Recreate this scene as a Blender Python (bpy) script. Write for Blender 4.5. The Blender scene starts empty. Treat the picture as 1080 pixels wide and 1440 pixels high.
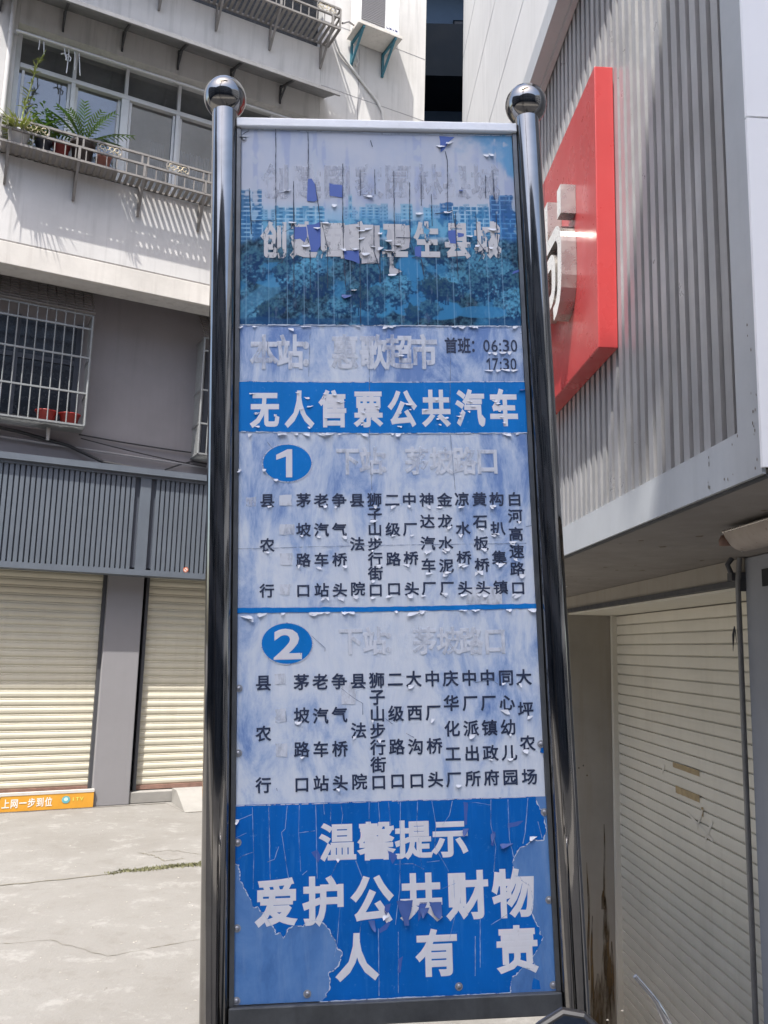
import bpy, bmesh, math, random
import numpy as np
from mathutils import Vector, Matrix, noise as mnoise
random.seed(7)
rng = np.random.default_rng(11)
R = math.radians
scn = bpy.context.scene
COL = scn.collection

# ------------------------------------------------------------------ camera, sky, sun, exposure
F, PITCH, ROLL, EYE = 1200.0, R(9.1), R(1.45), 1.65          # focal length in px of a 1080 px wide picture
cam_d = bpy.data.cameras.new('Camera'); cam = bpy.data.objects.new('Camera', cam_d); COL.objects.link(cam)
cam_d.sensor_fit = 'HORIZONTAL'; cam_d.sensor_width = 36.0; cam_d.lens = 36.0 * F / 1080.0
cam_d.clip_start = 0.05; cam_d.clip_end = 800
CAM_R = Matrix.Rotation(math.pi / 2 + PITCH, 3, 'X') @ Matrix.Rotation(ROLL, 3, 'Z')
cam.matrix_world = Matrix.Translation((0, 0, EYE)) @ CAM_R.to_4x4()
scn.camera = cam

SUN = Vector((-0.204, -0.477, 1.0)).normalized()             # towards the sun
world = bpy.data.worlds.new('World'); scn.world = world; world.use_nodes = True
wn = world.node_tree.nodes; wl = world.node_tree.links
sky = wn.new('ShaderNodeTexSky'); sky.sky_type = 'NISHITA'; sky.sun_disc = False
sky.sun_elevation = math.asin(SUN.z); sky.sun_rotation = math.atan2(SUN.x, SUN.y)
sky.air_density = 1.0; sky.dust_density = 2.6; sky.ozone_density = 1.0
bg = wn['Background']; bg.inputs['Strength'].default_value = 0.15
wl.new(sky.outputs['Color'], bg.inputs['Color'])
sun_d = bpy.data.lights.new('Sun', 'SUN'); sun_d.energy = 2.9; sun_d.angle = R(0.55); sun_d.color = (1.0, 0.96, 0.90)
sun = bpy.data.objects.new('Sun', sun_d); COL.objects.link(sun)
sun.rotation_euler = SUN.to_track_quat('Z', 'Y').to_euler()
sun.location = (0, 0, 30)
scn.view_settings.view_transform = 'Standard'; scn.view_settings.look = 'None'
scn.view_settings.exposure = 1.58; scn.view_settings.gamma = 1.0
scn.view_settings.use_curve_mapping = False
scn.cycles.max_bounces = 8

# ------------------------------------------------------------------ helpers: objects
def tag(o, label=None, cat=None, group=None, kind=None):
    if label: o['label'] = label
    if cat: o['category'] = cat
    if group: o['group'] = group
    if kind: o['kind'] = kind
    return o

def empty(name, mw=None, loc=(0, 0, 0)):
    o = bpy.data.objects.new(name, None); COL.objects.link(o)
    o.empty_display_size = 0.2
    o.matrix_world = mw if mw is not None else Matrix.Translation(loc)
    return o

class MB:
    """collects shapes, links them as one mesh object"""
    def __init__(s): s.v = []; s.f = []; s.m = []; s.sm = []
    def add(s, verts, faces, mi=0, smooth=False):
        n = len(s.v); s.v += [tuple(p) for p in verts]
        for f in faces: s.f.append(tuple(i + n for i in f)); s.m.append(mi); s.sm.append(smooth)
    def box(s, x0, x1, y0, y1, z0, z1, mi=0):
        x0, x1 = min(x0, x1), max(x0, x1); y0, y1 = min(y0, y1), max(y0, y1); z0, z1 = min(z0, z1), max(z0, z1)
        s.add([(x0, y0, z0), (x1, y0, z0), (x1, y1, z0), (x0, y1, z0), (x0, y0, z1), (x1, y0, z1), (x1, y1, z1), (x0, y1, z1)],
              [(0, 3, 2, 1), (4, 5, 6, 7), (0, 1, 5, 4), (1, 2, 6, 5), (2, 3, 7, 6), (3, 0, 4, 7)], mi)
    def bar(s, p, q, w, h=None, mi=0, up=(0, 0, 1)):
        p, q = Vector(p), Vector(q); h = h or w
        d = (q - p).normalized(); u = Vector(up)
        if abs(d.dot(u)) > 0.95: u = Vector((0, 1, 0))
        a = d.cross(u).normalized() * (w / 2); b = a.cross(d).normalized() * (h / 2)
        vs = [p - a - b, p + a - b, p + a + b, p - a + b, q - a - b, q + a - b, q + a + b, q - a + b]
        s.add(vs, [(0, 3, 2, 1), (4, 5, 6, 7), (0, 1, 5, 4), (1, 2, 6, 5), (2, 3, 7, 6), (3, 0, 4, 7)], mi)
    def tube(s, pts, r, n=10, mi=0, cap=True):
        pts = [Vector(p) for p in pts]; rs = r if isinstance(r, (list, tuple)) else [r] * len(pts)
        rings = []; prev = None
        for i, p in enumerate(pts):
            d = (pts[min(i + 1, len(pts) - 1)] - pts[max(i - 1, 0)]).normalized()
            if prev is None:
                u = Vector((0, 0, 1)) if abs(d.z) < 0.9 else Vector((1, 0, 0)); a = d.cross(u).normalized()
            else:
                a = (prev - d * prev.dot(d)).normalized()
            prev = a; b = d.cross(a)
            rings.append([p + (a * math.cos(t) + b * math.sin(t)) * rs[i] for t in [2 * math.pi * k / n for k in range(n)]])
        vs = [v for rg in rings for v in rg]; fs = []
        for i in range(len(pts) - 1):
            for k in range(n):
                fs.append((i * n + k, i * n + (k + 1) % n, (i + 1) * n + (k + 1) % n, (i + 1) * n + k))
        s.add(vs, fs, mi, True)
        if cap:
            s.add(rings[0], [tuple(range(n))[::-1]], mi); s.add(rings[-1], [tuple(range(n))], mi)
    def lathe(s, prof, c=(0, 0, 0), n=32, mi=0):
        vs = []; fs = []
        for (r, z) in prof:
            for k in range(n):
                t = 2 * math.pi * k / n; vs.append((c[0] + r * math.cos(t), c[1] + r * math.sin(t), c[2] + z))
        for i in range(len(prof) - 1):
            for k in range(n):
                fs.append((i * n + k, i * n + (k + 1) % n, (i + 1) * n + (k + 1) % n, (i + 1) * n + k))
        s.add(vs, fs, mi, True)
    def prism(s, poly, y0, y1, mi=0):
        """polygon in x,z extruded from y0 to y1 (y0 nearer the viewer)"""
        n = len(poly)
        a = sum(poly[i][0] * poly[(i + 1) % n][1] - poly[(i + 1) % n][0] * poly[i][1] for i in range(n))
        if a < 0: poly = poly[::-1]
        vs = [(x, y0, z) for x, z in poly] + [(x, y1, z) for x, z in poly]
        fs = [tuple(range(n)), tuple(range(n, 2 * n))[::-1]] + [((i + 1) % n, i, n + i, n + (i + 1) % n) for i in range(n)]
        s.add(vs, fs, mi)
    def build(s, name, mats, parent=None, bevel=0, **tags):
        me = bpy.data.meshes.new(name); me.from_pydata(s.v, [], s.f)
        for m in (mats if isinstance(mats, (list, tuple)) else [mats]): me.materials.append(m)
        me.polygons.foreach_set('material_index', s.m); me.polygons.foreach_set('use_smooth', s.sm); me.update()
        o = bpy.data.objects.new(name, me); COL.objects.link(o)
        if parent is not None: o.parent = parent
        if bevel:
            b = o.modifiers.new('bevel', 'BEVEL'); b.width = bevel; b.segments = 2; b.limit_method = 'ANGLE'; b.angle_limit = R(40)
        tag(o, **tags); return o

# ------------------------------------------------------------------ helpers: materials
def newmat(name):
    m = bpy.data.materials.new(name); m.use_nodes = True
    nt = m.node_tree; return m, nt, nt.nodes, nt.links, nt.nodes['Principled BSDF']

def texco(N, L, scale=(1, 1, 1), loc=(0, 0, 0), kind='Object'):
    tc = N.new('ShaderNodeTexCoord'); mp = N.new('ShaderNodeMapping')
    mp.inputs['Scale'].default_value = scale; mp.inputs['Location'].default_value = loc
    L.new(tc.outputs[kind], mp.inputs['Vector']); return mp.outputs['Vector']

def noise_n(N, L, vec, scale, detail=6, rough=0.6, dist=0.0):
    n = N.new('ShaderNodeTexNoise'); n.inputs['Scale'].default_value = scale; n.inputs['Detail'].default_value = detail
    n.inputs['Roughness'].default_value = rough; n.inputs['Distortion'].default_value = dist
    L.new(vec, n.inputs['Vector']); return n.outputs['Fac']

def ramp(N, L, fac, stops):
    r = N.new('ShaderNodeValToRGB'); e = r.color_ramp.elements
    while len(e) < len(stops): e.new(0.5)
    for el, (p, c) in zip(e, stops):
        el.position = p; el.color = (*c, 1) if len(c) == 3 else c
    L.new(fac, r.inputs['Fac']); return r.outputs['Color']

def rampf(N, L, fac, a, b, lo=0.0, hi=1.0):
    m = N.new('ShaderNodeMapRange'); m.inputs['From Min'].default_value = a; m.inputs['From Max'].default_value = b
    m.inputs['To Min'].default_value = lo; m.inputs['To Max'].default_value = hi
    L.new(fac, m.inputs['Value']); return m.outputs['Result']

def mixc(N, L, fac, a, b, mode='MIX'):
    m = N.new('ShaderNodeMix'); m.data_type = 'RGBA'; m.blend_type = mode
    for sock, v in ((m.inputs[0], fac), (m.inputs[6], a), (m.inputs[7], b)):
        if isinstance(v, (int, float)): sock.default_value = v
        elif isinstance(v, tuple): sock.default_value = (*v, 1)
        else: L.new(v, sock)
    return m.outputs[2]

def mathn(N, L, op, a, b=0.5):
    m = N.new('ShaderNodeMath'); m.operation = op
    for sock, v in ((m.inputs[0], a), (m.inputs[1], b)):
        if isinstance(v, (int, float)): sock.default_value = v
        else: L.new(v, sock)
    return m.outputs[0]

def bump(N, L, bsdf, h, strength=0.2, dist=0.01):
    b = N.new('ShaderNodeBump'); b.inputs['Strength'].default_value = strength; b.inputs['Distance'].default_value = dist
    L.new(h, b.inputs['Height']); L.new(b.outputs['Normal'], bsdf.inputs['Normal'])

def weathered(name, c, rough=0.75, metal=0.0, var=0.12, scale=1.5, streak=0.0, streak_col=None, speck=0.0, bumpy=0.15, speck_col=None, spec=0.4):
    """plain colour with broad cloudy wear, vertical rain streaks and fine speckle"""
    m, nt, N, L, b = newmat(name)
    v = texco(N, L)
    n1 = noise_n(N, L, v, scale, 8, 0.65)
    d = tuple(x * (1 - var) for x in c); u = tuple(min(1, x * (1 + var)) for x in c)
    col = ramp(N, L, n1, [(0.3, d), (0.7, u)])
    if streak:
        vs = texco(N, L, (9, 9, 0.55)); n2 = noise_n(N, L, vs, 1.6, 6, 0.6)
        vb = noise_n(N, L, v, 0.7, 3, 0.5)
        f = mathn(N, L, 'MULTIPLY', rampf(N, L, n2, 0.50, 0.72, 0, streak), rampf(N, L, vb, 0.35, 0.6))
        col = mixc(N, L, f, col, streak_col or tuple(x * 0.45 for x in c))
    if speck:
        n3 = noise_n(N, L, v, 38, 4, 0.6)
        col = mixc(N, L, rampf(N, L, n3, 0.62, 0.72, 0, speck), col, speck_col or tuple(x * 0.4 for x in c))
    L.new(col, b.inputs['Base Color'])
    b.inputs['Metallic'].default_value = metal; b.inputs['Specular IOR Level'].default_value = spec
    nr = noise_n(N, L, v, scale * 3, 5, 0.6)
    L.new(rampf(N, L, nr, 0.3, 0.7, max(0.02, rough - 0.1), min(1, rough + 0.1)), b.inputs['Roughness'])
    if bumpy:
        nb = noise_n(N, L, v, 60, 6, 0.7); bump(N, L, b, nb, bumpy, 0.004)
    return m

def worn(name, c, keep=0.62, scale=30, var=0.06, stretch=(1, 1, 0.5), rough=0.6, soft=0.03):
    """vinyl or paint that has chipped away in places (the board shows through)"""
    m, nt, N, L, b = newmat(name)
    v = texco(N, L, stretch)
    n1 = noise_n(N, L, v, scale, 7, 0.65); n2 = noise_n(N, L, texco(N, L), 5, 4)
    col = ramp(N, L, n2, [(0.3, tuple(x * (1 - var) for x in c)), (0.7, tuple(min(1, x * (1 + var)) for x in c))])
    nd = noise_n(N, L, texco(N, L, (1, 1, 0.35)), 70, 5, 0.7)
    col = mixc(N, L, rampf(N, L, nd, 0.5, 0.75, 0, 0.25), col, tuple(x * 0.7 for x in c))
    L.new(col, b.inputs['Base Color']); b.inputs['Roughness'].default_value = rough
    L.new(rampf(N, L, n1, keep - soft, keep + soft, 1, 0), b.inputs['Alpha'])
    return m

def plain(name, c, rough=0.5, metal=0.0, spec=0.5):
    return weathered(name, c, rough, metal, var=0.06, scale=6, bumpy=0.03, spec=spec)

def steel(name, c=(0.55, 0.56, 0.58), rough=0.1, brushed=(40, 40, 0.6), bs=.04):
    m, nt, N, L, b = newmat(name)
    v = texco(N, L, brushed); n = noise_n(N, L, v, 2, 5, 0.6)
    v2 = texco(N, L); n2 = noise_n(N, L, v2, 9, 6, 0.65)
    L.new(ramp(N, L, n2, [(0.35, tuple(x * 0.8 for x in c)), (0.7, c)]), b.inputs['Base Color'])
    b.inputs['Metallic'].default_value = 1.0
    L.new(rampf(N, L, n, 0.3, 0.7, rough * 0.6, rough * 1.6), b.inputs['Roughness'])
    bump(N, L, b, n, bs, 0.002)
    return m

def glassy(name, tint=(0.55, 0.6, 0.62), refl=0.14):
    m, nt, N, L, b = newmat(name)
    N.remove(b); out = N['Material Output']
    t = N.new('ShaderNodeBsdfTransparent'); t.inputs['Color'].default_value = (*tint, 1)
    g = N.new('ShaderNodeBsdfGlossy'); g.inputs['Roughness'].default_value = 0.03
    nb = noise_n(N, L, texco(N, L), 2.5, 2); bp = N.new('ShaderNodeBump'); bp.inputs['Strength'].default_value = 0.03
    L.new(nb, bp.inputs['Height']); L.new(bp.outputs['Normal'], g.inputs['Normal'])
    lw = N.new('ShaderNodeLayerWeight'); lw.inputs['Blend'].default_value = refl * 2
    mx = N.new('ShaderNodeMixShader')
    L.new(rampf(N, L, lw.outputs['Fresnel'], 0, 1, refl, 1), mx.inputs['Fac'])
    d = N.new('ShaderNodeBsdfDiffuse'); d.inputs['Color'].default_value = (.30, .31, .31, 1); md = N.new('ShaderNodeMixShader')   # grey haze mixed in to lighten the dark pane
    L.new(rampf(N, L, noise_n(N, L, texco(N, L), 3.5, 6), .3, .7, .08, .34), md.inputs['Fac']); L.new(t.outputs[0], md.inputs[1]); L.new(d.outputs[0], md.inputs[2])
    L.new(md.outputs[0], mx.inputs[1]); L.new(g.outputs[0], mx.inputs[2]); L.new(mx.outputs[0], out.inputs['Surface'])
    return m

M = {}
M['steel'] = steel('polished_steel', (0.275, 0.266, 0.256), 0.06, (26, 26, 0.30), .22)
M['plaster'] = weathered('white_plaster', (0.51, 0.50, 0.485), 0.85, var=0.11, scale=1.2, streak=0.42, speck=0.06)
M['plaster_low'] = weathered('cream_ledge_plaster', (0.54, 0.515, 0.475), 0.85, var=0.12, scale=2.2, streak=0.5, streak_col=(0.36, 0.33, 0.30), speck=0.1)
M['grey_wall'] = weathered('dark_grey_paint', (0.24, 0.227, 0.234), 0.8, var=0.09, scale=1.0, streak=0.15, speck=0.03, bumpy=0.1)
M['pillar'] = weathered('grey_paint', (0.225, 0.22, 0.228), 0.7, var=0.05, scale=1.5, streak=0.1, bumpy=0.06)
M['fascia'] = weathered('blue_grey_metal', (0.112, 0.131, 0.157), 0.5, 0.15, var=0.08, scale=3, streak=0.2, streak_col=(0.17, 0.19, 0.21), bumpy=0.04)
M['fascia_dark'] = plain('blue_black_metal', (0.045, 0.053, 0.07), 0.6)
M['shutter_l'] = weathered('cream_shutter_paint', (0.56, 0.525, 0.42), 0.55, var=0.06, scale=2.5, streak=0.25, streak_col=(0.36, 0.32, 0.23), speck=0.10, bumpy=0.05)
M['shutter_r'] = weathered('beige_shutter_paint', (0.66, 0.63, 0.545), 0.5, var=0.06, scale=1.8, streak=0.22, streak_col=(0.40, 0.36, 0.29), bumpy=0.05)
M['alu'] = plain('aluminium_frame', (0.52, 0.53, 0.53), 0.45, 0.1)
M['rust_alu'] = weathered('weathered_tube', (0.20, 0.188, 0.176), 0.6, 0.1, var=0.2, scale=9, speck=0.3, speck_col=(0.2, 0.14, 0.1))
M['cage'] = weathered('cage_tube', (0.24, 0.25, 0.25), 0.5, 0.3, var=0.12, scale=8, speck=0.2)
M['dark_metal'] = plain('dark_metal', (0.05, 0.052, 0.058), 0.6)
M['rust'] = weathered('rusty_bar', (0.22, 0.13, 0.10), 0.8, var=0.25, scale=10, speck=0.3)
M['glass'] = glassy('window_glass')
M['room'] = weathered('dim_room_paint', (0.40, 0.40, 0.40), 0.9, var=0.2, scale=1.5)
M['curtain'] = weathered('pale_curtain', (0.42, 0.47, 0.58), 0.9, var=0.15, scale=4)
M['dark'] = plain('black_void', (0.012, 0.013, 0.016), 0.8)
M['navy'] = weathered('dark_navy_cladding', (0.07, 0.095, 0.135), 0.95, var=0.25, scale=0.5, spec=.05)
M['navy2'] = weathered('shade_black_trim', (0.006, 0.0088, 0.0135), 0.95, var=0.2, scale=0.8, spec=.05)  # balcony shade put into the colour: near black despite the sun
M['concrete'] = weathered('concrete_block', (0.24, 0.232, 0.215), 0.9, var=0.14, scale=3, speck=0.15, bumpy=0.4)

# ------------------------------------------------------------------ local frames measured from the photograph
A_L = R(62.7)
dL = Vector((math.sin(A_L), math.cos(A_L), 0)); P0 = Vector((-2.70, 9.08, 0))
MW_L = Matrix.Translation(P0) @ Matrix.Rotation(R(90 - 62.7), 4, 'Z')      # x along the left facade, y into it
MW_R = Matrix.Rotation(R(92.6), 4, 'Z')                                      # x away along the right facade, -y outwards from the street axis
SC = Vector((0.00847, 2.35249, 1.98369))
SR = Matrix.Rotation(0.061132, 3, 'Z') @ Matrix.Rotation(-0.015509, 3, 'X') @ Matrix.Rotation(-0.045160, 3, 'Y')
SZ0 = 1.9885
MW_S = Matrix.Translation(SC - SR @ Vector((0, 0, SZ0))) @ SR.to_4x4()       # foot of the sign, x across the board, z up the poles

def S(px, py):
    """measured picture point -> place on the face of the sign board (metres)"""
    d = CAM_R @ Vector(((px - 540) / F, -(py - 720) / F, -1.0)); n = SR @ Vector((0, 1, 0))
    o = Vector((0, 0, EYE)); t = (SC - o).dot(n) / d.dot(n)
    q = SR.transposed() @ (o + d * t - SC); return q.x, q.z + SZ0

# ------------------------------------------------------------------ ground
def ground_mat():
    m, nt, N, L, b = newmat('worn_concrete')
    v = texco(N, L)
    n1 = noise_n(N, L, v, 0.55, 10, 0.68, 0.3); n2 = noise_n(N, L, v, 3.6, 10, 0.74, 0.15); n3 = noise_n(N, L, v, 45, 5, 0.7)
    col = ramp(N, L, n1, [(0.3, (0.15, 0.141, 0.127)), (0.5, (0.18, 0.173, 0.16)), (0.72, (0.205, 0.20, 0.188))])
    col = mixc(N, L, rampf(N, L, n2, 0.54, 0.64, 0, 0.6), col, (0.27, 0.265, 0.25))
    col = mixc(N, L, rampf(N, L, n2, 0.46, 0.36, 0, 0.5), col, (0.14, 0.13, 0.115))
    col = mixc(N, L, rampf(N, L, n3, 0.60, 0.75, 0, 0.45), col, (0.11, 0.10, 0.09))
    n4 = noise_n(N, L, texco(N, L, (1, 1, 1), (5, 2, 0)), 130, 3, 0.6)
    col = mixc(N, L, rampf(N, L, n4, 0.62, 0.7, 0, 0.35), col, (0.29, 0.28, 0.26))
    L.new(col, b.inputs['Base Color']); b.inputs['Roughness'].default_value = 0.92
    h = mathn(N, L, 'ADD', mathn(N, L, 'MULTIPLY', n2, 1.2), mathn(N, L, 'MULTIPLY', n3, 0.6)); bump(N, L, b, h, 0.5, 0.012)
    return m
M['ground'] = ground_mat()
M['asphalt'] = weathered('asphalt', (0.055, 0.055, 0.058), 0.9, var=0.2, scale=1.2, speck=0.3, speck_col=(0.12, 0.12, 0.12), bumpy=0.5)
LOWZ = -1.62                                                   # forecourt of the right-hand shops lies a storey step lower
g = MB(); g.box(-60, 0.93, 1.2, 90, -2.0, 0.0); g.build('ground', M['ground'], kind='structure')
g = MB(); g.box(-60, 60, -2.24, 1.199, -2.0, -0.004); g.build('road', M['asphalt'], kind='structure')
g = MB(); g.box(-60, 60, -4.05, -2.401, -2.0, 0.0); g.build('median_strip', M['ground'], kind='structure')
g = MB(); g.box(0.931, 60, 1.2, 90, -2.0, LOWZ); g.build('sunken_forecourt', M['ground'], kind='structure')
g = MB(); g.box(-60, 60, -60, -4.21, -0.4, -0.12); g.build('far_road', M['asphalt'], kind='structure')
g = MB()
for k in range(-30, 30):
    g.box(k * 1.0 + 0.004, k * 1.0 + 0.996, -4.2, -4.051, -0.3, 0.004); g.box(k * 1.0 + 0.004, k * 1.0 + 0.996, -2.4, -2.241, -0.3, 0.004)
g.build('kerb', M['concrete'], kind='structure', bevel=0.012)

def gl(u, off, z=0.0):      # facade coordinates -> world (off = metres in front of the pillars)
    return MW_L @ Vector((u, -off, z))

# slab joint grown over with moss: a thin uneven crack with tufts
def gpt(px, py):
    d = CAM_R @ Vector(((px - 540) / F, -(py - 720) / F, -1.0)); t = -EYE / d.z
    return Vector((d.x * t, d.y * t, 0))
joint = [gpt(x, y) for x, y in ((-160, 1264), (0, 1245.5), (60, 1240), (130, 1232), (185, 1225), (235, 1220), (283, 1216), (340, 1209), (420, 1200))]
def interp(pts, t):
    k = t * (len(pts) - 1); i = min(int(k), len(pts) - 2); return pts[i].lerp(pts[i + 1], k - i)
cr = MB(); N_ = 160; ring = []
for i in range(N_ + 1):
    p = interp(joint, i / N_); w = 0.006 + 0.012 * abs(mnoise.noise((i * 0.23, 1.3, 0))) + 0.012 * (i > 90) * random.random()
    dy = 0.02 * mnoise.noise((i * 0.11, 7.7, 0))
    ring.append(((p.x, p.y + dy - w, 0.003), (p.x, p.y + dy + w, 0.003)))
for i in range(N_): cr.add([ring[i][0], ring[i + 1][0], ring[i + 1][1], ring[i][1]], [(0, 1, 2, 3)])
M['crack'] = weathered('dirt_in_joint', (0.13, 0.12, 0.09), 0.95, var=0.3, scale=12, bumpy=0.4)
cr.build('joint_dirt', M['crack'], kind='structure')
ms = MB()
for i in range(1500):
    t = 0.42 + 0.46 * random.random() ** 0.7; p = interp(joint, t)
    sp = 0.012 + 0.035 * max(0, mnoise.noise((t * 30, 3, 0)) + 0.25)
    x = p.x + random.gauss(0, 0.03); y = p.y + 0.02 * mnoise.noise((t * N_ * 0.11, 7.7, 0)) + random.gauss(0, sp)
    a = random.random() * 6.28; h = random.uniform(0.005, 0.022); w = random.uniform(0.004, 0.010)
    ms.add([(x - w * math.cos(a), y - w * math.sin(a), 0.002), (x + w * math.cos(a), y + w * math.sin(a), 0.002),
            (x + random.gauss(0, 0.006), y + random.gauss(0, 0.006), h)], [(0, 1, 2)])
M['moss'] = weathered('moss', (0.15, 0.15, 0.08), 0.9, var=0.45, scale=30, bumpy=0)
ms.build('moss', M['moss'], kind='stuff')
cb_ = MB()
def ground_crack(pts, w):
    P = [gpt(*p) for p in pts]; R_ = []
    for i in range(61):
        q = interp(P, i / 60); o = .03 * mnoise.noise((i * .3, pts[0][0], 0)); ww = w * (.3 + abs(mnoise.noise((i * .4, pts[0][1], 2))) * 1.6) * min(1, i / 6, (60 - i) / 6 + .1); R_.append(((q.x, q.y + o - ww, .0022), (q.x, q.y + o + ww, .0022)))
    for i in range(60): cb_.add([R_[i][0], R_[i + 1][0], R_[i + 1][1], R_[i][1]], [(0, 1, 2, 3)])
ground_crack(((192, 1199), (215, 1203), (232, 1211), (262, 1207)), .016); ground_crack(((205, 1199), (240, 1196), (300, 1204)), .007); ground_crack(((-20, 1330), (70, 1322), (150, 1345), (300, 1318)), .004)
cb_.build('slab_crack', M['crack'], kind='structure')
gd = MB(); GV = []
for i in range(121):
    u_ = -5.0 + 7.3 * i / 120; w_ = .03 + .05 * abs(mnoise.noise((i * .21, 3.3, 1))); a_ = gl(u_, .032 if not .58 < u_ < 2.0 else .6, .0024); c_ = gl(u_, .032 + w_ if not .58 < u_ < 2.0 else .6 + w_, .0024); GV.append((tuple(a_), tuple(c_)))
for i in range(120): gd.add([GV[i][0], GV[i][1], GV[i + 1][1], GV[i + 1][0]], [(0, 1, 2, 3)])
gd.build('shopfront_grime', worn('grime', (0.10, 0.09, 0.075), .56, 9, .2, (1, 1, 1), .9, .16), kind='structure')
# loose grit and pale litter on the slab
gr = MB()
for i in range(900):
    x = random.uniform(-4, 1.2); y = random.uniform(3.6, 9.2)
    if (Vector((x, y, 0)) - P0).dot(Vector((math.cos(A_L), -math.sin(A_L), 0))) < 0.3: continue
    r = random.choice((0.003, 0.004, 0.006, 0.008)); n = 5; a0 = random.random() * 6
    top = [(x + r * math.cos(a0 + k * 1.257) * random.uniform(.6, 1.2), y + r * math.sin(a0 + k * 1.257) * random.uniform(.6, 1.2), 0.001) for k in range(n)]
    gr.add(top + [(x, y, r * 0.7)], [(k, (k + 1) % n, n) for k in range(n)])
M['grit'] = weathered('grit', (0.26, 0.245, 0.22), 0.9, var=0.5, scale=20, bumpy=0)
gr.build('grit', M['grit'], kind='stuff')

# ------------------------------------------------------------------ LEFT BUILDING
LB = empty('residential_building', MW_L)
tag(LB, 'grey and white residential block with shops below, left of the bus stop sign', 'building')
OW = 0.60                                     # upper storeys stand this far in front of the pillars
w = MB()                                       # ground and first floor wall, dark grey
w.box(-7.0, 3.16, 0.0, 0.35, 2.9, 5.75)
w.box(-7.0, -5.2, 0.0, 0.35, 0, 2.9)
w.box(2.3, 3.16, 0.0, 0.35, 0, 2.9)
w.box(-7.0, 3.16, 5.0, 5.3, 0, 13.0)
w.box(-7.0, -6.7, 0.36, 4.99, 0, 13.0); w.box(2.86, 3.16, 0.36, 4.99, 0, 5.75)
w.build('wall', M['grey_wall'], LB)
# cage openings are shown as windows set on the wall, see below
u2 = MB()                                      # upper facade, white plaster
zs, zt = 6.40, 7.86                            # window sill and head
u2.box(-7.0, 3.165, -OW, -0.30, 5.272, 6.40)  # apron and downstand lip
u2.box(-7.0, 3.165, -0.298, 0.2, 5.9, 6.39)   # slab
u2.box(-7.0, -1.60, -OW, 0.2, 6.401, 13.0)
u2.box(1.72, 3.165, -OW, 0.2, 6.401, 13.0)
u2.box(-1.598, 1.718, -OW, 0.2, 7.86, 8.80)
u2.box(-1.598, 1.718, -OW, 0.2, 10.3, 13.0)
u2.box(2.9, 3.165, 0.201, 4.99, 5.76, 13.0)
u2.build('wall', M['plaster'], LB, label='white plastered upper wall above the shop')
gv = MB()                                      # projecting string course above the groove, and the drip lip
gv.box(-7.0, 3.17, -OW - 0.028, -OW + 0.01, 5.272 - 0.012, 5.488)
gv.build('ledge', M['plaster_low'], LB, bevel=0.006)
gl_ = MB(); gl_.box(-7.0, 3.168, -OW - 0.012, -OW + 0.01, 5.49, 5.512); gl_.build('ledge_groove', M['rust_alu'], LB)
sf = MB(); sf.box(-7, 3.16, -0.299, -0.001, 5.70, 5.72); sf.build('soffit', M['grey_wall'], LB)
# joints in the plaster (tile courses)
jt = MB()
for z in (7.05, 8.33, 9.2): jt.box(1.73, 3.16, -OW - 0.002, -OW + 0.002, z, z + 0.006)
jt.box(2.22, 2.226, -OW - 0.0025, -OW + 0.002, 6.5, 9.0)
jt.box(-3.2, -1.75, -OW - 0.002, -OW + 0.002, 8.0, 8.006)
jt.build('wall_joint', M['pillar'], LB)

# --- shutters
def shutter(name, u0, u1, z0, z1, y, mat, pitch, label=None, parent=None):
    """roll-down shutter of interlocked curved slats"""
    prof = [(0.0, 0.0), (-0.010, 0.18), (-0.013, 0.45), (-0.010, 0.66), (-0.002, 0.74), (-0.006, 0.80), (-0.006, 0.90), (0.002, 0.96)]
    b = MB(); pts = []; z = z0
    while z < z1:
        for (dy, t) in prof: pts.append((y + dy, z + t * pitch))
        z += pitch
    nx = 2; vs = []; fs = []
    for (yy, zz) in pts: vs += [(u0, yy, min(zz, z1)), (u1, yy, min(zz, z1))]
    for i in range(len(pts) - 1): fs.append((2 * i, 2 * i + 1, 2 * i + 3, 2 * i + 2))
    b.add(vs, fs)
    b.add([(u0, y + 0.03, z0), (u1, y + 0.03, z0), (u1, y + 0.03, z1), (u0, y + 0.03, z1)], [(3, 2, 1, 0)])
    return b.build(name, mat, parent, label=label)
for (u0, u1, zb) in ((-4.9, -0.206, 0.160), (0.212, 2.3, 0.140)):
    s_ = shutter('roller_shutter', u0 + 0.02, u1 - 0.02, zb + 0.03, 2.55, 0.13, M['shutter_l'], 0.0805, parent=LB)
    b = MB(); b.box(u0 + 0.02, u1 - 0.02, 0.105, 0.15, zb - 0.012, zb + 0.029); b.build('bottom_rail', M['rust'], s_)
    for ua, ub in ((u0 - .002, u0 + .03), (u1 - .03, u1 + .002)): b = MB(); b.box(ua, ub, 0.06, 0.16, zb - 0.02, 2.5); b.build('guide_channel', M['dark_metal'], s_)
b = MB(); b.box(-0.203, 0.170, 0.0, 0.4, 0.0, 2.45); b.build('pillar', M['pillar'], LB, bevel=0.008)
b = MB(); b.box(-5.2, -4.9, 0.0, 0.4, 0.0, 2.45); b.build('pillar', M['pillar'], LB, bevel=0.008)
# thresholds
b = MB(); b.box(-4.9, -0.204, 0.05, 0.5, 0, 0.14); b.box(0.171, 2.3, 0.02, 0.5, 0, 0.118)
b.build('threshold', M['concrete'], LB, bevel=0.01)
b = MB(); b.box(-5.0, 2.6, 0.45, 0.55, 0.15, 2.6); b.build('shop_interior', M['dark'], LB)
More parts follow.
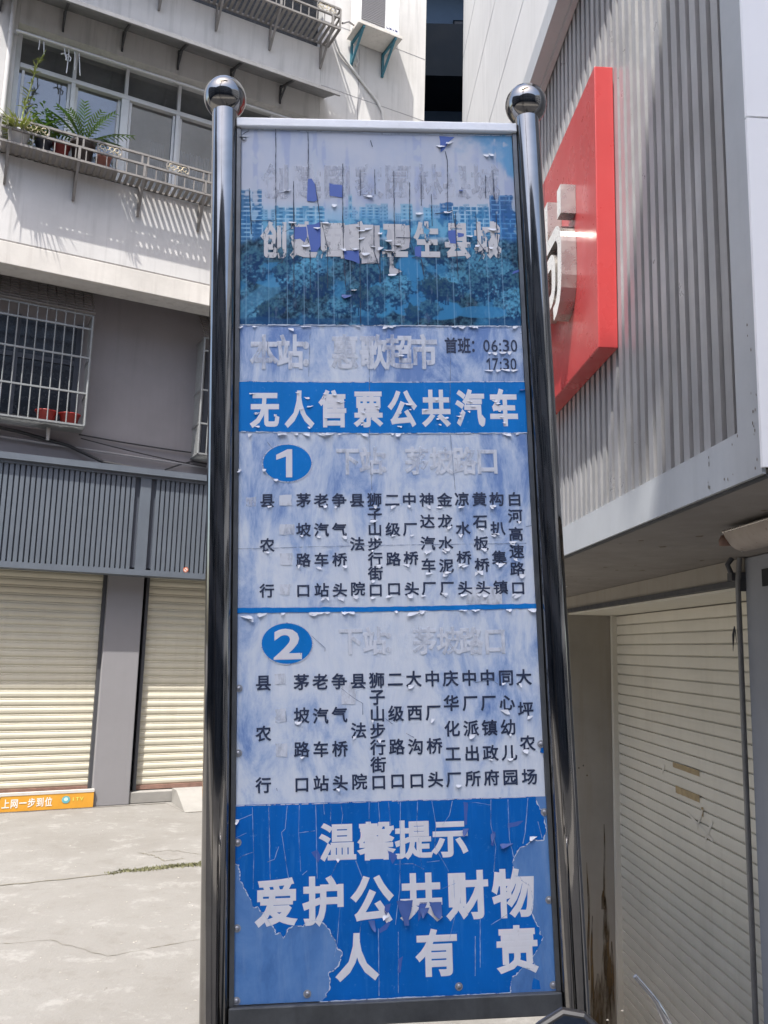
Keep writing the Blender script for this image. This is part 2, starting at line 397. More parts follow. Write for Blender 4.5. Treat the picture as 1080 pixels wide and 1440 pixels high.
# --- ribbed shop fascia
FO = 0.25
b = MB()
b.box(-6.5, 3.1, -FO + 0.03, -0.001, 2.42, 3.38, 1)
b.box(-6.5, 3.1, -FO - 0.012, -0.001, 2.340, 2.400, 0)
b.box(-6.5, 3.1, -FO - 0.05, -0.001, 3.405, 3.470, 0)
b.box(-6.5, 3.1, -FO - 0.012, -0.002, 3.372, 3.404, 0)
b.box(0.012, 0.122, -FO - 0.006, -0.01, 2.401, 3.371, 0)
u = -4.2
while u < 3.08:
    if not (-0.03 < u < 0.13): b.box(u, u + 0.036, -FO, -FO + 0.029, 2.401, 3.371, 0)
    u += 0.0515
b.build('shop_fascia', [M['fascia'], M['fascia_dark']], LB, label='dark blue-grey ribbed metal fascia above the cream shutters')
# --- first-floor security cages
def cage(u0, u1, z0, z1, off, ux):
    win = MB(); win.box(u0 + 0.12, u1 - 0.1, -0.012, -0.002, z0 + 0.1, z1 - 0.05)
    o = win.build('window', M['dark_glass'], LB)
    fr = MB()
    for a in (u0 + 0.1, (u0 + u1) / 2, u1 - 0.12): fr.box(a, a + 0.05, -0.03, -0.013, z0 + 0.08, z1 - 0.03)
    fr.box(u0 + 0.151, u1 - 0.121, -0.028, -0.013, z0 + 0.7, z0 + 0.75); fr.build('window_frame', M['fascia_dark'], o)
    c = MB()
    n = int(round((u1 - u0) / 0.0925)); 
    for k in range(n + 1):
        x = u0 + (u1 - u0) * k / n
        c.tube([(x, -off, z0), (x, -off, z1)], 0.0075 if k not in (0, n) else 0.014, 6)
    for z in (z0, z0 + 0.005 + 0.335, z0 + 0.72, z1 - 0.15, z1):
        c.bar((u0, -off, z), (u1, -off, z), 0.018)
    for z in (z0, z0 + 0.34, z0 + 0.72, z1):
        for x in (u0, u1): c.bar((x, -off, z), (x, -0.003, z), 0.016)
    for k in range(1, 8):
        for x in (u0, u1): c.bar((x, -off * k / 8, z0), (x, -off * k / 8, z1), 0.010)
    m_ = int((u1 - u0) / 0.055)
    for k in range(int(off / 0.03)):                       # slatted floor
        c.bar((u0, -0.02 - k * 0.03, z0 - 0.012), (u1, -0.02 - k * 0.03, z0 - 0.012), 0.014)
    c.build('security_cage', M['cage'], LB)
    t = MB()                                               # louvred sloping top
    for k in range(9):
        f = k / 8.0; yy = -off - 0.03 + (off + 0.02) * f; zz = z1 + 0.02 + 0.34 * f
        t.bar((u0 - 0.02, yy, zz), (u1 + 0.02, yy, zz), 0.022, 0.006)
    for k in range(0, n + 1, 1):
        x = u0 + (u1 - u0) * k / n
        t.bar((x, -off - 0.03, z1 + 0.01), (x, -0.01, z1 + 0.35), 0.012)
    t.build('cage_canopy', M['rust_alu'], LB)
M['dark_glass'] = plain('dark_window_glass', (0.014, 0.017, 0.023), 0.25, spec=0.35)
cage(-2.05, -0.608, 3.835, 5.02, 0.30, 0)
cage(0.585, 1.95, 3.70, 5.02, 0.30, 0)
# --- second-floor window
wf = MB()
yw = -OW + 0.13
ul, ur = -1.598, 1.718
pl = MB()
ums = [-1.02, -0.485, 0.085, 0.63, 1.17]
wf.box(ul, ul + 0.05, yw - 0.03, yw + 0.03, zs, zt); wf.box(ur - 0.05, ur, yw - 0.03, yw + 0.03, zs, zt)
for z in (zs + 0.001, zt - 0.05): wf.box(ul + 0.051, ur - 0.051, yw - 0.03, yw + 0.03, z, z + 0.048)
wf.box(ul + 0.051, ur - 0.051, yw - 0.034, yw + 0.028, 7.445, 7.495)
for i, uu in enumerate(ums):
    ww = 0.022 if i != 1 else 0.040
    wf.box(uu - ww, uu + ww, yw - 0.032, yw + 0.027, zs + 0.05, 7.444); wf.box(uu - 0.018, uu + 0.018, yw - 0.028, yw + 0.025, 7.496, zt - 0.051)
# sliding sashes inside the lower lights
ed = [ul + 0.05] + ums + [ur - 0.05]
for i in range(6):
    a, c_ = ed[i] + 0.025, ed[i + 1] - 0.025
    if i == 1: c_ -= 0.02
    if i == 2: a += 0.02
    yo = 0.012 if i % 2 else -0.006
    wf.box(a, a + 0.028, yw + yo, yw + yo + 0.02, zs + 0.07, 7.44); wf.box(c_ - 0.028, c_, yw + yo, yw + yo + 0.02, zs + 0.07, 7.44)
    wf.box(a + 0.029, c_ - 0.029, yw + yo, yw + yo + 0.02, zs + 0.07, zs + 0.10)
wdw = MB()
gy = yw + 0.022
wdw.add([(ul, gy, zs), (ur, gy, zs), (ur, gy, zt), (ul, gy, zt)], [(0, 1, 2, 3)])
wo = wf.build('window', M['alu'], LB, bevel=0.003, label='wide aluminium window behind the flower rack')
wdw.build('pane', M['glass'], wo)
rm = MB()                                                   # the room behind it
rm.add([(ul, 3.0, 5.95), (ur, 3.0, 5.95), (ur, 3.0, 8.5), (ul, 3.0, 8.5)], [(0, 1, 2, 3)])
rm.add([(ul, -0.3, 8.4), (ur, -0.3, 8.4), (ur, 3.0, 8.4), (ul, 3.0, 8.4)], [(0, 1, 2, 3)])
rm.add([(ul, -0.3, 6.3), (ur, -0.3, 6.3), (ur, 3.0, 6.3), (ul, 3.0, 6.3)], [(3, 2, 1, 0)])
rm.add([(ul - .001, 0.21, 6.3), (ul - .001, 3.0, 6.3), (ul - .001, 3.0, 8.4), (ul - .001, 0.21, 8.4)], [(0, 1, 2, 3)])
rm.add([(ur + .001, 0.21, 6.3), (ur + .001, 3.0, 6.3), (ur + .001, 3.0, 8.4), (ur + .001, 0.21, 8.4)], [(0, 1, 2, 3)])
rm.build('room', M['room'], wo)
cu = MB()                                                   # curtains
def curtain(u0, u1, y, z0, z1, amp=0.02):
    n = 40; vs = []; fs = []
    for k in range(n + 1):
        x = u0 + (u1 - u0) * k / n; yy = y + amp * math.sin(k * 1.7) + amp * 0.5 * math.sin(k * 0.61)
        vs += [(x, yy, z0), (x, yy, z1)]
    for k in range(n): fs.append((2 * k, 2 * k + 2, 2 * k + 3, 2 * k + 1))
    cu.add(vs, fs, 0, True)
curtain(-0.98, -0.66, 0.02, 6.4, 7.38); curtain(-1.55, -1.38, 0.05, 6.4, 7.4)
curtain(-0.10, 0.06, 0.05, 6.4, 7.38, 0.015); curtain(0.2, 0.6, 0.08, 6.4, 7.38)
cu.build('curtain', M['curtain'], wo)
# --- rain awnings over the windows
def awning(u0, u1, zb, name='awning', pr=.50):
    a = MB(); y0, y1 = -OW - 0.001, -OW - pr
    a.add([(u0, y0, zb + 0.24), (u1, y0, zb + 0.24), (u1, y1, zb), (u0, y1, zb),
           (u0, y0, zb + 0.256), (u1, y0, zb + 0.256), (u1, y1, zb + 0.016), (u0, y1, zb + 0.016)],
          [(0, 3, 2, 1), (4, 5, 6, 7), (0, 1, 5, 4), (1, 2, 6, 5), (2, 3, 7, 6), (3, 0, 4, 7)])
    a.box(u0, u1, y1 - 0.006, y1 + 0.02, zb - 0.03, zb + 0.004)
    o = a.build(name, M['awning'], LB)
    k = u0 + 0.12; b = MB()
    while k < u1:
        b = MB(); b.bar((k, y0, zb + 0.19), (k, y1 + 0.02, zb - 0.01), 0.022)
        b.bar((k, y0, zb + 0.02), (k, y0 - 0.22, zb + 0.115), 0.018)
        b.bar((k, y0 - 0.008, zb - 0.02), (k, y0 - 0.008, zb + 0.21), 0.02)
        b.build('awning_bracket', M['dark_metal'], o); k += 0.60
M['awning'] = weathered('weathered_awning_sheet', (0.20, 0.20, 0.205), 0.7, var=0.2, scale=3, streak=0.3)
awning(-1.9, 1.77, 7.93); awning(-2.5, 1.22, 10.38, pr=.74)
b = MB(); b.box(-2.6, 1.8, -OW - 0.0, 0.1, 8.802, 8.80 + 0.02); b.build('window_sill', M['plaster'], LB)
win2 = MB(); win2.box(-1.6, 1.72, -0.45, -0.42, 8.83, 10.29); win2.build('window', M['dark_glass'], LB)
# --- flower racks (slatted floor, double top rail with scroll plates)
def rack(u0, u1, zf, off=0.83, tray=None):
    b = MB(); yw_ = -OW; yf = -off
    zr1, zr2 = zf + 0.145, zf + 0.255
    b.bar((u0, yf, zf), (u1, yf, zf), 0.022); b.bar((u0, yw_ - 0.012, zf), (u1, yw_ - 0.012, zf), 0.02)
    for z in (zr1, zr2):
        b.bar((u0, yf, z), (u1, yf, z), 0.022)
        for x in (u0, u1): b.bar((x, yf, z), (x, yw_ - 0.003, z), 0.02)
    for x in (u0, u1): b.bar((x, yf, zf), (x, yw_ - 0.003, zf), 0.02); b.bar((x, yf, zf - 0.01), (x, yf, zr2), 0.02)
    x = u0 + 0.045
    while x < u1:                                            # floor slats and short pickets
        b.bar((x, yf, zf - 0.006), (x, yw_ - 0.003, zf - 0.006), 0.034, 0.008)
        x += 0.062
    x = u0 + 0.10
    while x < u1: b.bar((x, yf, zf), (x, yf, zr1), 0.010); x += 0.10
    x = u0 + 0.09; BR = []
    while x < u1 + 0.05:
        br = MB(); BR.append(br)
        br.bar((x, yf - 0.001, zf + 0.01), (x, yf - 0.001, zr1), 0.024)
        br.bar((x, yw_ - 0.012, zf + 0.0), (x, yw_ - 0.012, zf - 0.33), 0.022)
        br.bar((x, yf, zf), (x, yw_ - 0.02, zf - 0.33), 0.024, 0.018)
        br.bar((x - 0.03, yf, zr1), (x - 0.03, yf, zr2), 0.018); br.bar((x + 0.03, yf, zr1), (x + 0.03, yf, zr2), 0.018)
        x += 0.645
    o = b.build('flower_rack', M['rust_alu'], LB)
    for br in BR: br.build('rack_bracket', M['rust_alu'], o)
    if tray: t_ = MB(); t_.box(tray[0], tray[1], yf + .02, yw_ - .02, zf + .001, zf + .012); t_.build('tray', M['pillar'], o)  # solid board added so the rack casts an unbroken shadow
    x = u0 + 0.32
    while x < u1:
        p = MB()
        w2, h2, cz = 0.118, 0.052, zf + 0.200
        oc = [(x - w2, cz - h2 * .5), (x - w2 * .82, cz - h2), (x + w2 * .82, cz - h2), (x + w2, cz - h2 * .5), (x + w2, cz + h2 * .5), (x + w2 * .82, cz + h2), (x - w2 * .82, cz + h2), (x - w2, cz + h2 * .5)]
        for i in range(8):
            a_, c_ = oc[i], oc[(i + 1) % 8]; p.bar((a_[0], yf - 0.006, a_[1]), (c_[0], yf - 0.006, c_[1]), 0.013, 0.013, 0, (0, 1, 0))
        for k in range(9):                                   # cast scrolls
            cx = x - w2 * .8 + k * w2 * .2; r_ = 0.017 + 0.006 * (k % 2); cz2 = cz + (0.014 if k % 2 else -0.014)
            p.tube([(cx + r_ * math.cos(t * .7 + k), yf - 0.006, cz2 + r_ * math.sin(t * .7 + k)) for t in range(8)], 0.0045, 5, 1)
        p.build('scroll_plate', [M['rust_alu'], M['scroll']], o)
        x += 0.70
    return o
M['scroll'] = weathered('pale_brass_scroll', (0.50, 0.43, 0.30), 0.5, 0.2, var=0.2, scale=20)
rack(-1.672, 1.80, 6.412, tray=(-1.64, -.55)); rack(-2.9, 1.80, 8.87, 0.95)
# --- white rain pipe at the left end of the window
b = MB(); b.tube([(-1.66, -OW - 0.035, 6.45), (-1.66, -OW - 0.035, 12.5)], 0.024, 10)
for z in (6.7, 7.7, 8.7): b.box(-1.69, -1.63, -OW - 0.045, -OW - 0.0, z, z + 0.03)
b.build('rain_pipe', M['plaster'], LB)

# --- things on the left building
def on_left(name, u, off, z, rz=0):
    return empty(name, MW_L @ Matrix.Translation((u, -off, z)) @ Matrix.Rotation(rz, 4, 'Z'))
# air conditioner
ac = on_left('air_conditioner', 2.30, OW, 9.02)
tag(ac, 'white air conditioner outdoor unit on teal brackets high on the wall', 'air conditioner')
M['ac'] = weathered('white_enamel', (0.66, 0.66, 0.65), 0.5, var=0.05, scale=4, speck=0.05)
M['teal'] = weathered('teal_paint', (0.035, 0.15, 0.20), 0.5, var=0.2, scale=10, speck=0.2)
b = MB(); b.box(-0.24, 0.30, -0.34, -0.06, 0.075, 0.62); b.build('casing', M['ac'], ac, bevel=0.012)
b = MB(); b.box(-0.27, 0.33, -0.37, -0.03, 0.02, 0.06)
b.box(-0.22, -0.16, -0.30, -0.1, 0.0605, 0.0745); b.box(0.2, 0.26, -0.30, -0.1, 0.0605, 0.0745); b.build('tray', M['plaster_low'], ac, bevel=0.004)
for x in (-0.19, 0.24):
    b = MB(); b.bar((x, 0, 0.005), (x, -0.36, 0.005), 0.028); b.bar((x, -0.016, 0.03), (x, -0.016, -0.30), 0.028); b.bar((x, -0.33, 0.0), (x, -0.03, -0.27), 0.026)
    b.build('bracket', M['teal'], ac)
b = MB(); b.box(-0.225, 0.09, -0.346, -0.3395, 0.10, 0.60)
for k in range(22): b.box(-0.225, 0.09, -0.350, -0.3455, 0.108 + .0225 * k, 0.118 + .0225 * k)
b.build('fan_grille', M['pillar'], ac)
# a line of dark lettering low on the casing
b = MB()
for k, (a, c_) in enumerate(((0.0, .03), (.04, .03), (.085, .022), (.12, .03))): b.box(0.12 + a, 0.12 + a + c_, -0.3425, -0.338, 0.11, 0.118 + 0.012 * (k % 2)); b.box(0.12 + a, 0.126 + a, -0.3425, -0.338, 0.11, 0.14)
b.build('maker_mark', plain('navy_print', (0.02, 0.03, 0.15)), ac)
# hoses of the unit and the conduit below it
def sag(p, q, s, n=14):
    p, q = Vector(p), Vector(q); return [p.lerp(q, k / n) + Vector((0, 0, -4 * s * (k / n) * (1 - k / n))) for k in range(n + 1)]
def left_tube(name, pts, r, mat, label, cat):
    o = on_left(name, 0, 0, 0); mb = MB(); mb.tube(pts, r, 8); 
    obj_ = mb.build(name, mat); bpy.data.objects.remove(o); obj_.matrix_world = MW_L; tag(obj_, label, cat); return obj_
M['hose'] = weathered('white_hose', (0.55, 0.54, 0.52), 0.6, var=0.1, scale=8)
M['cable'] = plain('black_cable', (0.02, 0.02, 0.022), 0.6)
M['grey_cable'] = plain('grey_cable', (0.28, 0.27, 0.27), 0.6)
left_tube('drain_hose', [(1.86, -OW - 0.05, 8.98), (1.95, -OW - 0.03, 8.83), (2.1, -OW - 0.02, 8.70), (2.3, -OW - 0.02, 8.52), (2.48, -OW - 0.02, 8.36), (2.55, -OW - 0.02, 8.25), (2.57, -OW - 0.02, 8.05), (2.57, -OW - 0.02, 7.2)], 0.016, M['hose'], 'white drain hose bending down the wall below the air conditioner', 'hose')
left_tube('power_cable', [(1.85, -OW - 0.3, 9.0), (1.95, -OW - 0.25, 9.1), (2.05, -OW - 0.2, 9.12), (2.2, -OW - 0.1, 9.08)], 0.012, M['grey_cable'], 'short grey cable running from the upper flower rack to the air conditioner', 'cable')
left_tube('power_cable', [(2.1, -OW - 0.12, 8.92), (2.12, -OW - 0.06, 8.8), (2.17, -OW - 0.04, 8.72), (2.2, -OW - 0.03, 8.80), (2.16, -OW - 0.04, 8.9)], 0.010, M['hose'], 'looped white cable hanging under the left teal bracket', 'cable')
left_tube('overhead_cable', [(-3.5, -0.02, 3.72)] + sag((-2.4, -0.05, 3.70), (0.95, -0.05, 3.60), 0.0, 8) + [(2.2, -0.03, 3.70)], 0.011, M['grey_cable'], 'pale grey cable strung along the dark wall above the ribbed fascia', 'cable')
left_tube('overhead_cable', [(-2.3, -0.04, 3.83), (-1.2, -0.05, 3.745), (-0.72, -0.06, 3.66), (-0.36, -0.10, 3.52), (0.1, -0.12, 3.482)], 0.018, M['cable'], 'thick black cable slanting down behind the fascia top', 'cable')
left_tube('overhead_cable', sag((-0.62, -0.03, 3.80), (0.66, -0.03, 3.76), 0.01), 0.008, M['cable'], 'thin black cable running level between the two security cages', 'cable')
left_tube('overhead_cable', [(0.30, -0.03, 3.53), (0.45, -0.05, 3.60), (0.6, -0.05, 3.66), (0.9, -0.05, 3.64), (1.6, -0.04, 3.6)], 0.009, M['cable'], 'short black cable rising from the fascia towards the left pole', 'cable')
left_tube('overhead_cable', sag((-0.6, -0.04, 3.76), (0.75, -0.06, 3.61), 0.015), 0.006, M['cable'], 'thin dark cable sagging from the cage corner to the pole', 'cable')
# pipe end under the cage
b = MB(); b.tube([(0, 0, 0.02), (0, -0.06, 0.0), (0, -0.08, -0.05), (0, -0.08, -0.14)], [0.02, 0.02, 0.019, 0.017], 10)
o = b.build('drain_spout', M['hose'], None); o.matrix_world = MW_L @ Matrix.Translation((-0.93, -0.03, 3.82)); tag(o, 'short white drain spout poking down under the security cage', 'pipe')

# clothes rail with hooks
cr_ = on_left('clothes_rail', -1.62, OW, 7.62); tag(cr_, 'white clothes rail with hanging hooks across the window', 'clothes rail')
b = MB(); b.tube([(0, -0.16, 0.03), (3.2, -0.16, 0.03)], 0.012, 8)
for x in (0.02, 1.6, 3.1): b.bar((x, 0.0, 0.10), (x, -0.16, 0.035), 0.014)
b.build('rail', M['alu'], cr_)
for i, x in enumerate((0.22, 0.26, 0.46, 0.50, 0.56, 0.60)):
    b = MB(); ln = (0.10, 0.13, 0.12, 0.26, 0.20, 0.24)[i]
    b.tube([(x, -0.15 + 0.012 * math.cos(t), 0.035 + 0.02 * math.sin(t)) for t in (3.6, 2.6, 1.57, 0.6, -0.3)] + [(x + 0.005, -0.15, -0.02), (x + 0.015 * (i % 3), -0.155, -ln)], 0.006, 6)
    if i in (2, 3): b.tube([(x - 0.03, -0.155, -0.07), (x, -0.155, -0.05), (x + 0.03, -0.155, -0.08), (x + 0.02, -0.155, -0.12)], 0.007, 6)
    b.build('hook', M['alu'], cr_)

# plants on the rack
M['leaf'] = weathered('leaf_green', (0.13, 0.23, 0.05), 0.55, var=0.4, scale=12, bumpy=0)
M['leaf_y'] = weathered('yellow_green_leaf', (0.30, 0.34, 0.10), 0.55, var=0.3, scale=12, bumpy=0)
M['leaf_d'] = weathered('dark_leaf', (0.045, 0.10, 0.035), 0.5, var=0.4, scale=12, bumpy=0)
def pot(parent, r, h, mat, square=False):
    b = MB()
    b.lathe([(0.0, 0.0), (r * .72, 0.0), (r * .92, h * .82), (r * 1.02, h * .82), (r * 1.04, h), (r * .92, h), (r * .88, h * .86), (0.0, h * .86)], (0, 0, 0), 4 if square else 20)
    return b.build('pot', mat, parent)
def blade(b, base, d, ln, wd, droop, n=6):
    d = Vector(d).normalized(); side = d.cross(Vector((0, 0, 1))); side = side.normalized() if side.length > 0.01 else Vector((1, 0, 0))
    vs = []; fs = []
    for k in range(n + 1):
        t = k / n; p = Vector(base) + d * ln * t + Vector((0, 0, -droop * ln * t * t)); ww = wd * (1 - t) ** 0.7 * (0.5 + min(1, 3 * t)) * .7
        vs += [p - side * ww, p + side * ww]
    for k in range(n): fs.append((2 * k, 2 * k + 1, 2 * k + 3, 2 * k + 2))
    b.add(vs, fs, 0, True)
zr = 6.424
# tall stem plant and spider plant at the left end
pA = on_left('potted_plant', -1.50, 0.72, zr); tag(pA, 'spiky yellow-green plant with one tall stem at the left end of the rack', 'plant')
pot(pA, 0.10, 0.17, M['ac'])
b = MB()
for k in range(170):
    a = random.random() * 6.28; e = random.uniform(0.25, 1.15); blade(b, (random.gauss(0, .03), random.gauss(0, .03), 0.15), (math.cos(a), math.sin(a), math.tan(e) * .8), random.uniform(0.2, 0.42), 0.011, random.uniform(0.15, 0.6))
b.build('foliage', M['leaf_y'], pA)
b = MB(); pts = [(0.0, 0, 0.15), (0.02, -0.01, 0.4), (0.06, -0.02, 0.65), (0.10, -0.03, 0.93), (0.17, -0.04, 1.12)]; b.tube(pts, [0.009, 0.008, 0.007, 0.005, 0.003], 6); b.build('stem', M['leaf_y'], pA)
b = MB()
for k in range(46):
    t = 0.25 + 0.62 * random.random(); i = t * 4; j = int(i); p = Vector(pts[j]).lerp(Vector(pts[j + 1]), i - j); a = random.random() * 6.28
    blade(b, p, (math.cos(a), math.sin(a), random.uniform(0.2, 1.2)), random.uniform(0.05, 0.11), 0.012, 0.3, 4)
b.build('stem_leaves', M['leaf_y'], pA)
pB = on_left('potted_plant', -1.27, 0.71, zr); tag(pB, 'small bushy dark green plant between spiky plant and palm', 'plant')
pot(pB, 0.08, 0.15, plain('blue_black_pot', (0.03, 0.035, 0.05), 0.4))
b = MB()
for k in range(220):
    a = random.random() * 6.28; p = Vector((random.gauss(0, .07), random.gauss(0, .05), 0.17 + abs(random.gauss(0.12, .11))))
    blade(b, p, (math.cos(a), math.sin(a), random.uniform(-0.1, .8)), random.uniform(0.04, 0.09), 0.018, 0.4, 3)
b.build('foliage', M['leaf'], pB)
pC = on_left('potted_plant', -0.90, 0.71, zr); tag(pC, 'arching palm in a dark pot on the flower rack', 'plant')
pot(pC, 0.12, 0.25, plain('dark_brown_pot', (0.05, 0.04, 0.04), 0.5))
fr_ = MB()
for k in range(11):
    a = k * 0.571 + random.uniform(-.2, .2); e = random.uniform(0.7, 1.35); ln = random.uniform(0.38, 0.52)
    d = Vector((math.cos(a) * math.cos(e), math.sin(a) * math.cos(e) * .75, math.sin(e))); dr = random.uniform(0.45, 0.85)
    P = [Vector((0, 0, 0.22)) + d * ln * t + Vector((math.cos(a), math.sin(a) * .7, -0.8)) * (0.42 * dr * ln * t * t) for t in [i / 12 for i in range(13)]]
    fr_.tube(P, [0.006 - 0.0004 * i for i in range(13)], 5)
    for i in range(3, 13):
        tdir = (P[i] - P[i - 1]).normalized(); sd = tdir.cross(Vector((0, 0, 1)));
        if sd.length < .05: sd = Vector((1, 0, 0))
        sd.normalize()
        for sg in (-1, 1): blade(fr_, P[i], tdir * .9 + sd * sg * .8 + Vector((0, 0, .1)), 0.13 * (1.1 - abs(i - 7) / 9), 0.013, 0.35, 4)
fr_.build('fronds', M['leaf'], pC)
for (uu, c, lab, r_, h_) in ((-1.10, (0.20, 0.035, 0.03), 'dark red flower pot with a few sprouts beside the palm', 0.085, 0.17), (-0.69, (0.42, 0.19, 0.15), 'salmon pink square flower pot right of the palm', 0.10, 0.15)):
    q = on_left('flower_pot', uu, 0.715, zr, R(45) if uu > -.8 else 0); tag(q, lab, 'pot'); pot(q, r_, h_, weathered('pot_clay', c, 0.6, var=0.15, scale=8), uu > -.8)
    b = MB()
    for k in range(24):
        a = random.random() * 6.28; blade(b, (random.gauss(0, .03), random.gauss(0, .03), h_ * .86), (math.cos(a), math.sin(a), random.uniform(.4, 1.5)), random.uniform(0.05, 0.13), 0.01, 0.4, 3)
    b.build('foliage', M['leaf_d'], q)
for (uu, lab) in ((-0.97, 'red plastic basin left of the other inside the security cage'), (-0.745, 'red plastic basin in the right corner of the security cage')):
    q = on_left('plastic_basin', uu, 0.17, 3.838); tag(q, lab, 'basin', 'red basins in the security cage')
    b = MB(); b.lathe([(0, 0), (0.075, 0), (0.098, 0.11), (0.112, 0.118), (0.112, 0.126), (0.092, 0.118), (0.07, 0.01), (0, 0.01)], (0, 0, 0), 24); b.build('bowl', weathered('red_plastic', (0.30, 0.025, 0.02), 0.45, var=0.15, scale=8), q)
    b = MB(); b.lathe([(0, 0.085), (0.086, 0.09)], (0, 0, 0), 16)
    for k in range(18): a = random.random() * 6.28; blade(b, (random.gauss(0, .03), random.gauss(0, .03), .088), (math.cos(a), math.sin(a), 1.2), random.uniform(.04, .08), .012, .5, 3)
    b.build('soil', plain('soil', (0.06, 0.045, 0.035), .9), q)

# ------------------------------------------------------------------ lettering helper
_gc = {}
def glyph(ch, bold):
    key = (ch, bold)
    if key not in _gc:
        c = bpy.data.curves.new('glyph', 'FONT'); c.body = ch; c.bevel_depth = bold; c.bevel_resolution = 1; c.resolution_u = 3
        o = bpy.data.objects.new('glyph', c); COL.objects.link(o)
        me = bpy.data.meshes.new_from_object(o.evaluated_get(bpy.context.evaluated_depsgraph_get()))
        _gc[key] = front(me)
        bpy.data.objects.remove(o); bpy.data.curves.remove(c); bpy.data.meshes.remove(me)
    return _gc[key]
def front(me):
    """front half of the swelled character: flat face plus a rim that slopes back to the sheet"""
    zm = max((v.co.z for v in me.vertices), default=0) or 1.0
    fs = [tuple(p.vertices) for p in me.polygons if min(me.vertices[i].co.z for i in p.vertices) > -1e-5]
    return [(v.co.x, v.co.y, v.co.z / zm if zm else 1) for v in me.vertices], fs
def put_glyph(b, ch, cx, cz, sx, sz, y, bold=0.0, shear=0.0, mi=0, box=False):
    vs, fs = glyph(ch, bold)
    if ch == '1':                                               # drawn by hand: a bar with a flag
        t = .30 + bold * 3; vs = [(1 - t, 0, 1), (1, 0, 1), (1, 1, 1), (1 - t * .75, 1, 1), (.0, .80, 1), (.0, .62, 1), (1 - t, .74, 1)]; fs = [(0, 1, 2, 3, 6), (3, 4, 5, 6)]
    if box:
        xs = [v[0] for v in vs]; ys = [v[1] for v in vs]; mx, my = (min(xs) + max(xs)) / 2, (min(ys) + max(ys)) / 2; kx, ky = 1 / (max(xs) - min(xs)), 1 / (max(ys) - min(ys))
    else: mx, my, kx, ky = 0.5, 0.38, 1.0, 1.0
    b.add([(cx + (x - mx) * kx * sx, y + .00018 * (1 - h_), cz + (z - my) * ky * sz) for x, z, h_ in vs], fs, mi)

# orange advert board and concrete ramp in front of the shutters
ab = on_left('advert_board', -0.19, 0.03, 0.0); tag(ab, 'low orange advert board with white writing under the left shutter', 'advert board')
M['orange'] = weathered('orange_print', (0.62, 0.30, 0.035), 0.5, var=0.08, scale=5, speck=0.06)
b = MB(); b.box(-2.6, 0.0, 0, 0.022, 0.004, 0.15); b.build('panel', M['orange'], ab)
b = MB(); b.box(-2.6, 0.003, -0.003, 0.03, 0.1505, 0.178); b.build('top_trim', M['plaster_low'], ab)
b = MB()
for i, ch in enumerate('宽带、上网一步到位'): put_glyph(b, ch, -1.02 + i * 0.078 - 0.03, 0.079, 0.072, 0.092, -0.003, 0.02)
b.build('lettering', plain('white_print', (0.75, 0.72, 0.66)), ab)
b = MB(); b.add([(-0.265 + 0.036 * math.cos(t * .393) * 1.1 - 0.0, -0.003, 0.09 + 0.036 * math.sin(t * .393)) for t in range(16)], [tuple(range(16))])
b.add([(-0.265 + 0.02 * math.cos(t * .393), -0.0036, 0.094 + 0.018 * math.sin(t * .393)) for t in range(16)], [tuple(range(16))], 1)
b.build('globe_mark', [plain('teal_print', (0.12, 0.38, 0.42)), plain('pale_teal_print', (0.5, 0.68, 0.66))], ab)
b = MB()
for i, ch in enumerate('iTV'): put_glyph(b, ch, -0.195 + i * 0.04, 0.092, 0.036 if ch != 'i' else .012, 0.034, -0.003, 0.02, box=True)
b.build('brand_lettering', plain('yellow_green_print', (0.62, 0.62, 0.12)), ab)
b = MB()  # torn white corner
b.add([(-0.99, -0.002, 0.150), (-0.86, -0.002, 0.150), (-0.93, -0.02, 0.105), (-1.0, -0.03, 0.095), (-1.2, -0.004, 0.085), (-1.2, -0.002, 0.15)], [(0, 5, 4, 3, 2, 1)]); b.build('torn_corner', M['plaster'], ab)
rp = on_left('concrete_ramp', 0.60, 0.03, 0.0); tag(rp, 'pale concrete ramp block at the foot of the right-hand cream shutter', 'ramp')
b = MB(); L_ = 0.55
b.add([(0, 0.0, 0), (1.4, 0.0, 0), (1.4, 0.0, 0.15), (0, 0.0, 0.15), (0.0, -L_, 0.0), (1.4, -L_, 0.0), (0.02, -0.12, 0.145), (1.38, -0.12, 0.145)],
      [(3, 2, 7, 6), (6, 7, 5, 4), (0, 3, 6, 4), (1, 5, 7, 2), (0, 1, 2, 3)]); b.build('ramp_block', M['concrete'], rp, bevel=0.006)
# round sticker on the fascia
b = MB()
def disc(b, x, z, r1, y, mi=0, n=24, rz=None): b.add([(x + r1 * math.cos(2 * math.pi * k / n), y, z + (rz or r1) * math.sin(2 * math.pi * k / n)) for k in range(n)], [tuple(range(n))], mi)
disc(b, 0, 0, 0.028, 0, 0); disc(b, 0, 0, 0.02, -0.001, 1)
b.bar((-0.016, -0.002, 0.014), (0.016, -0.002, -0.014), 0.007, 0.001, 0, (0, 1, 0))
o = b.build('round_sticker', [plain('orange_sticker', (0.55, 0.12, 0.04)), plain('white_sticker', (0.6, 0.55, 0.5))]); o.matrix_world = MW_L @ Matrix.Translation((0.544, FO * -1 - 0.0015, 2.43)); tag(o, 'small round orange and white sticker on the ribbed fascia', 'sticker')

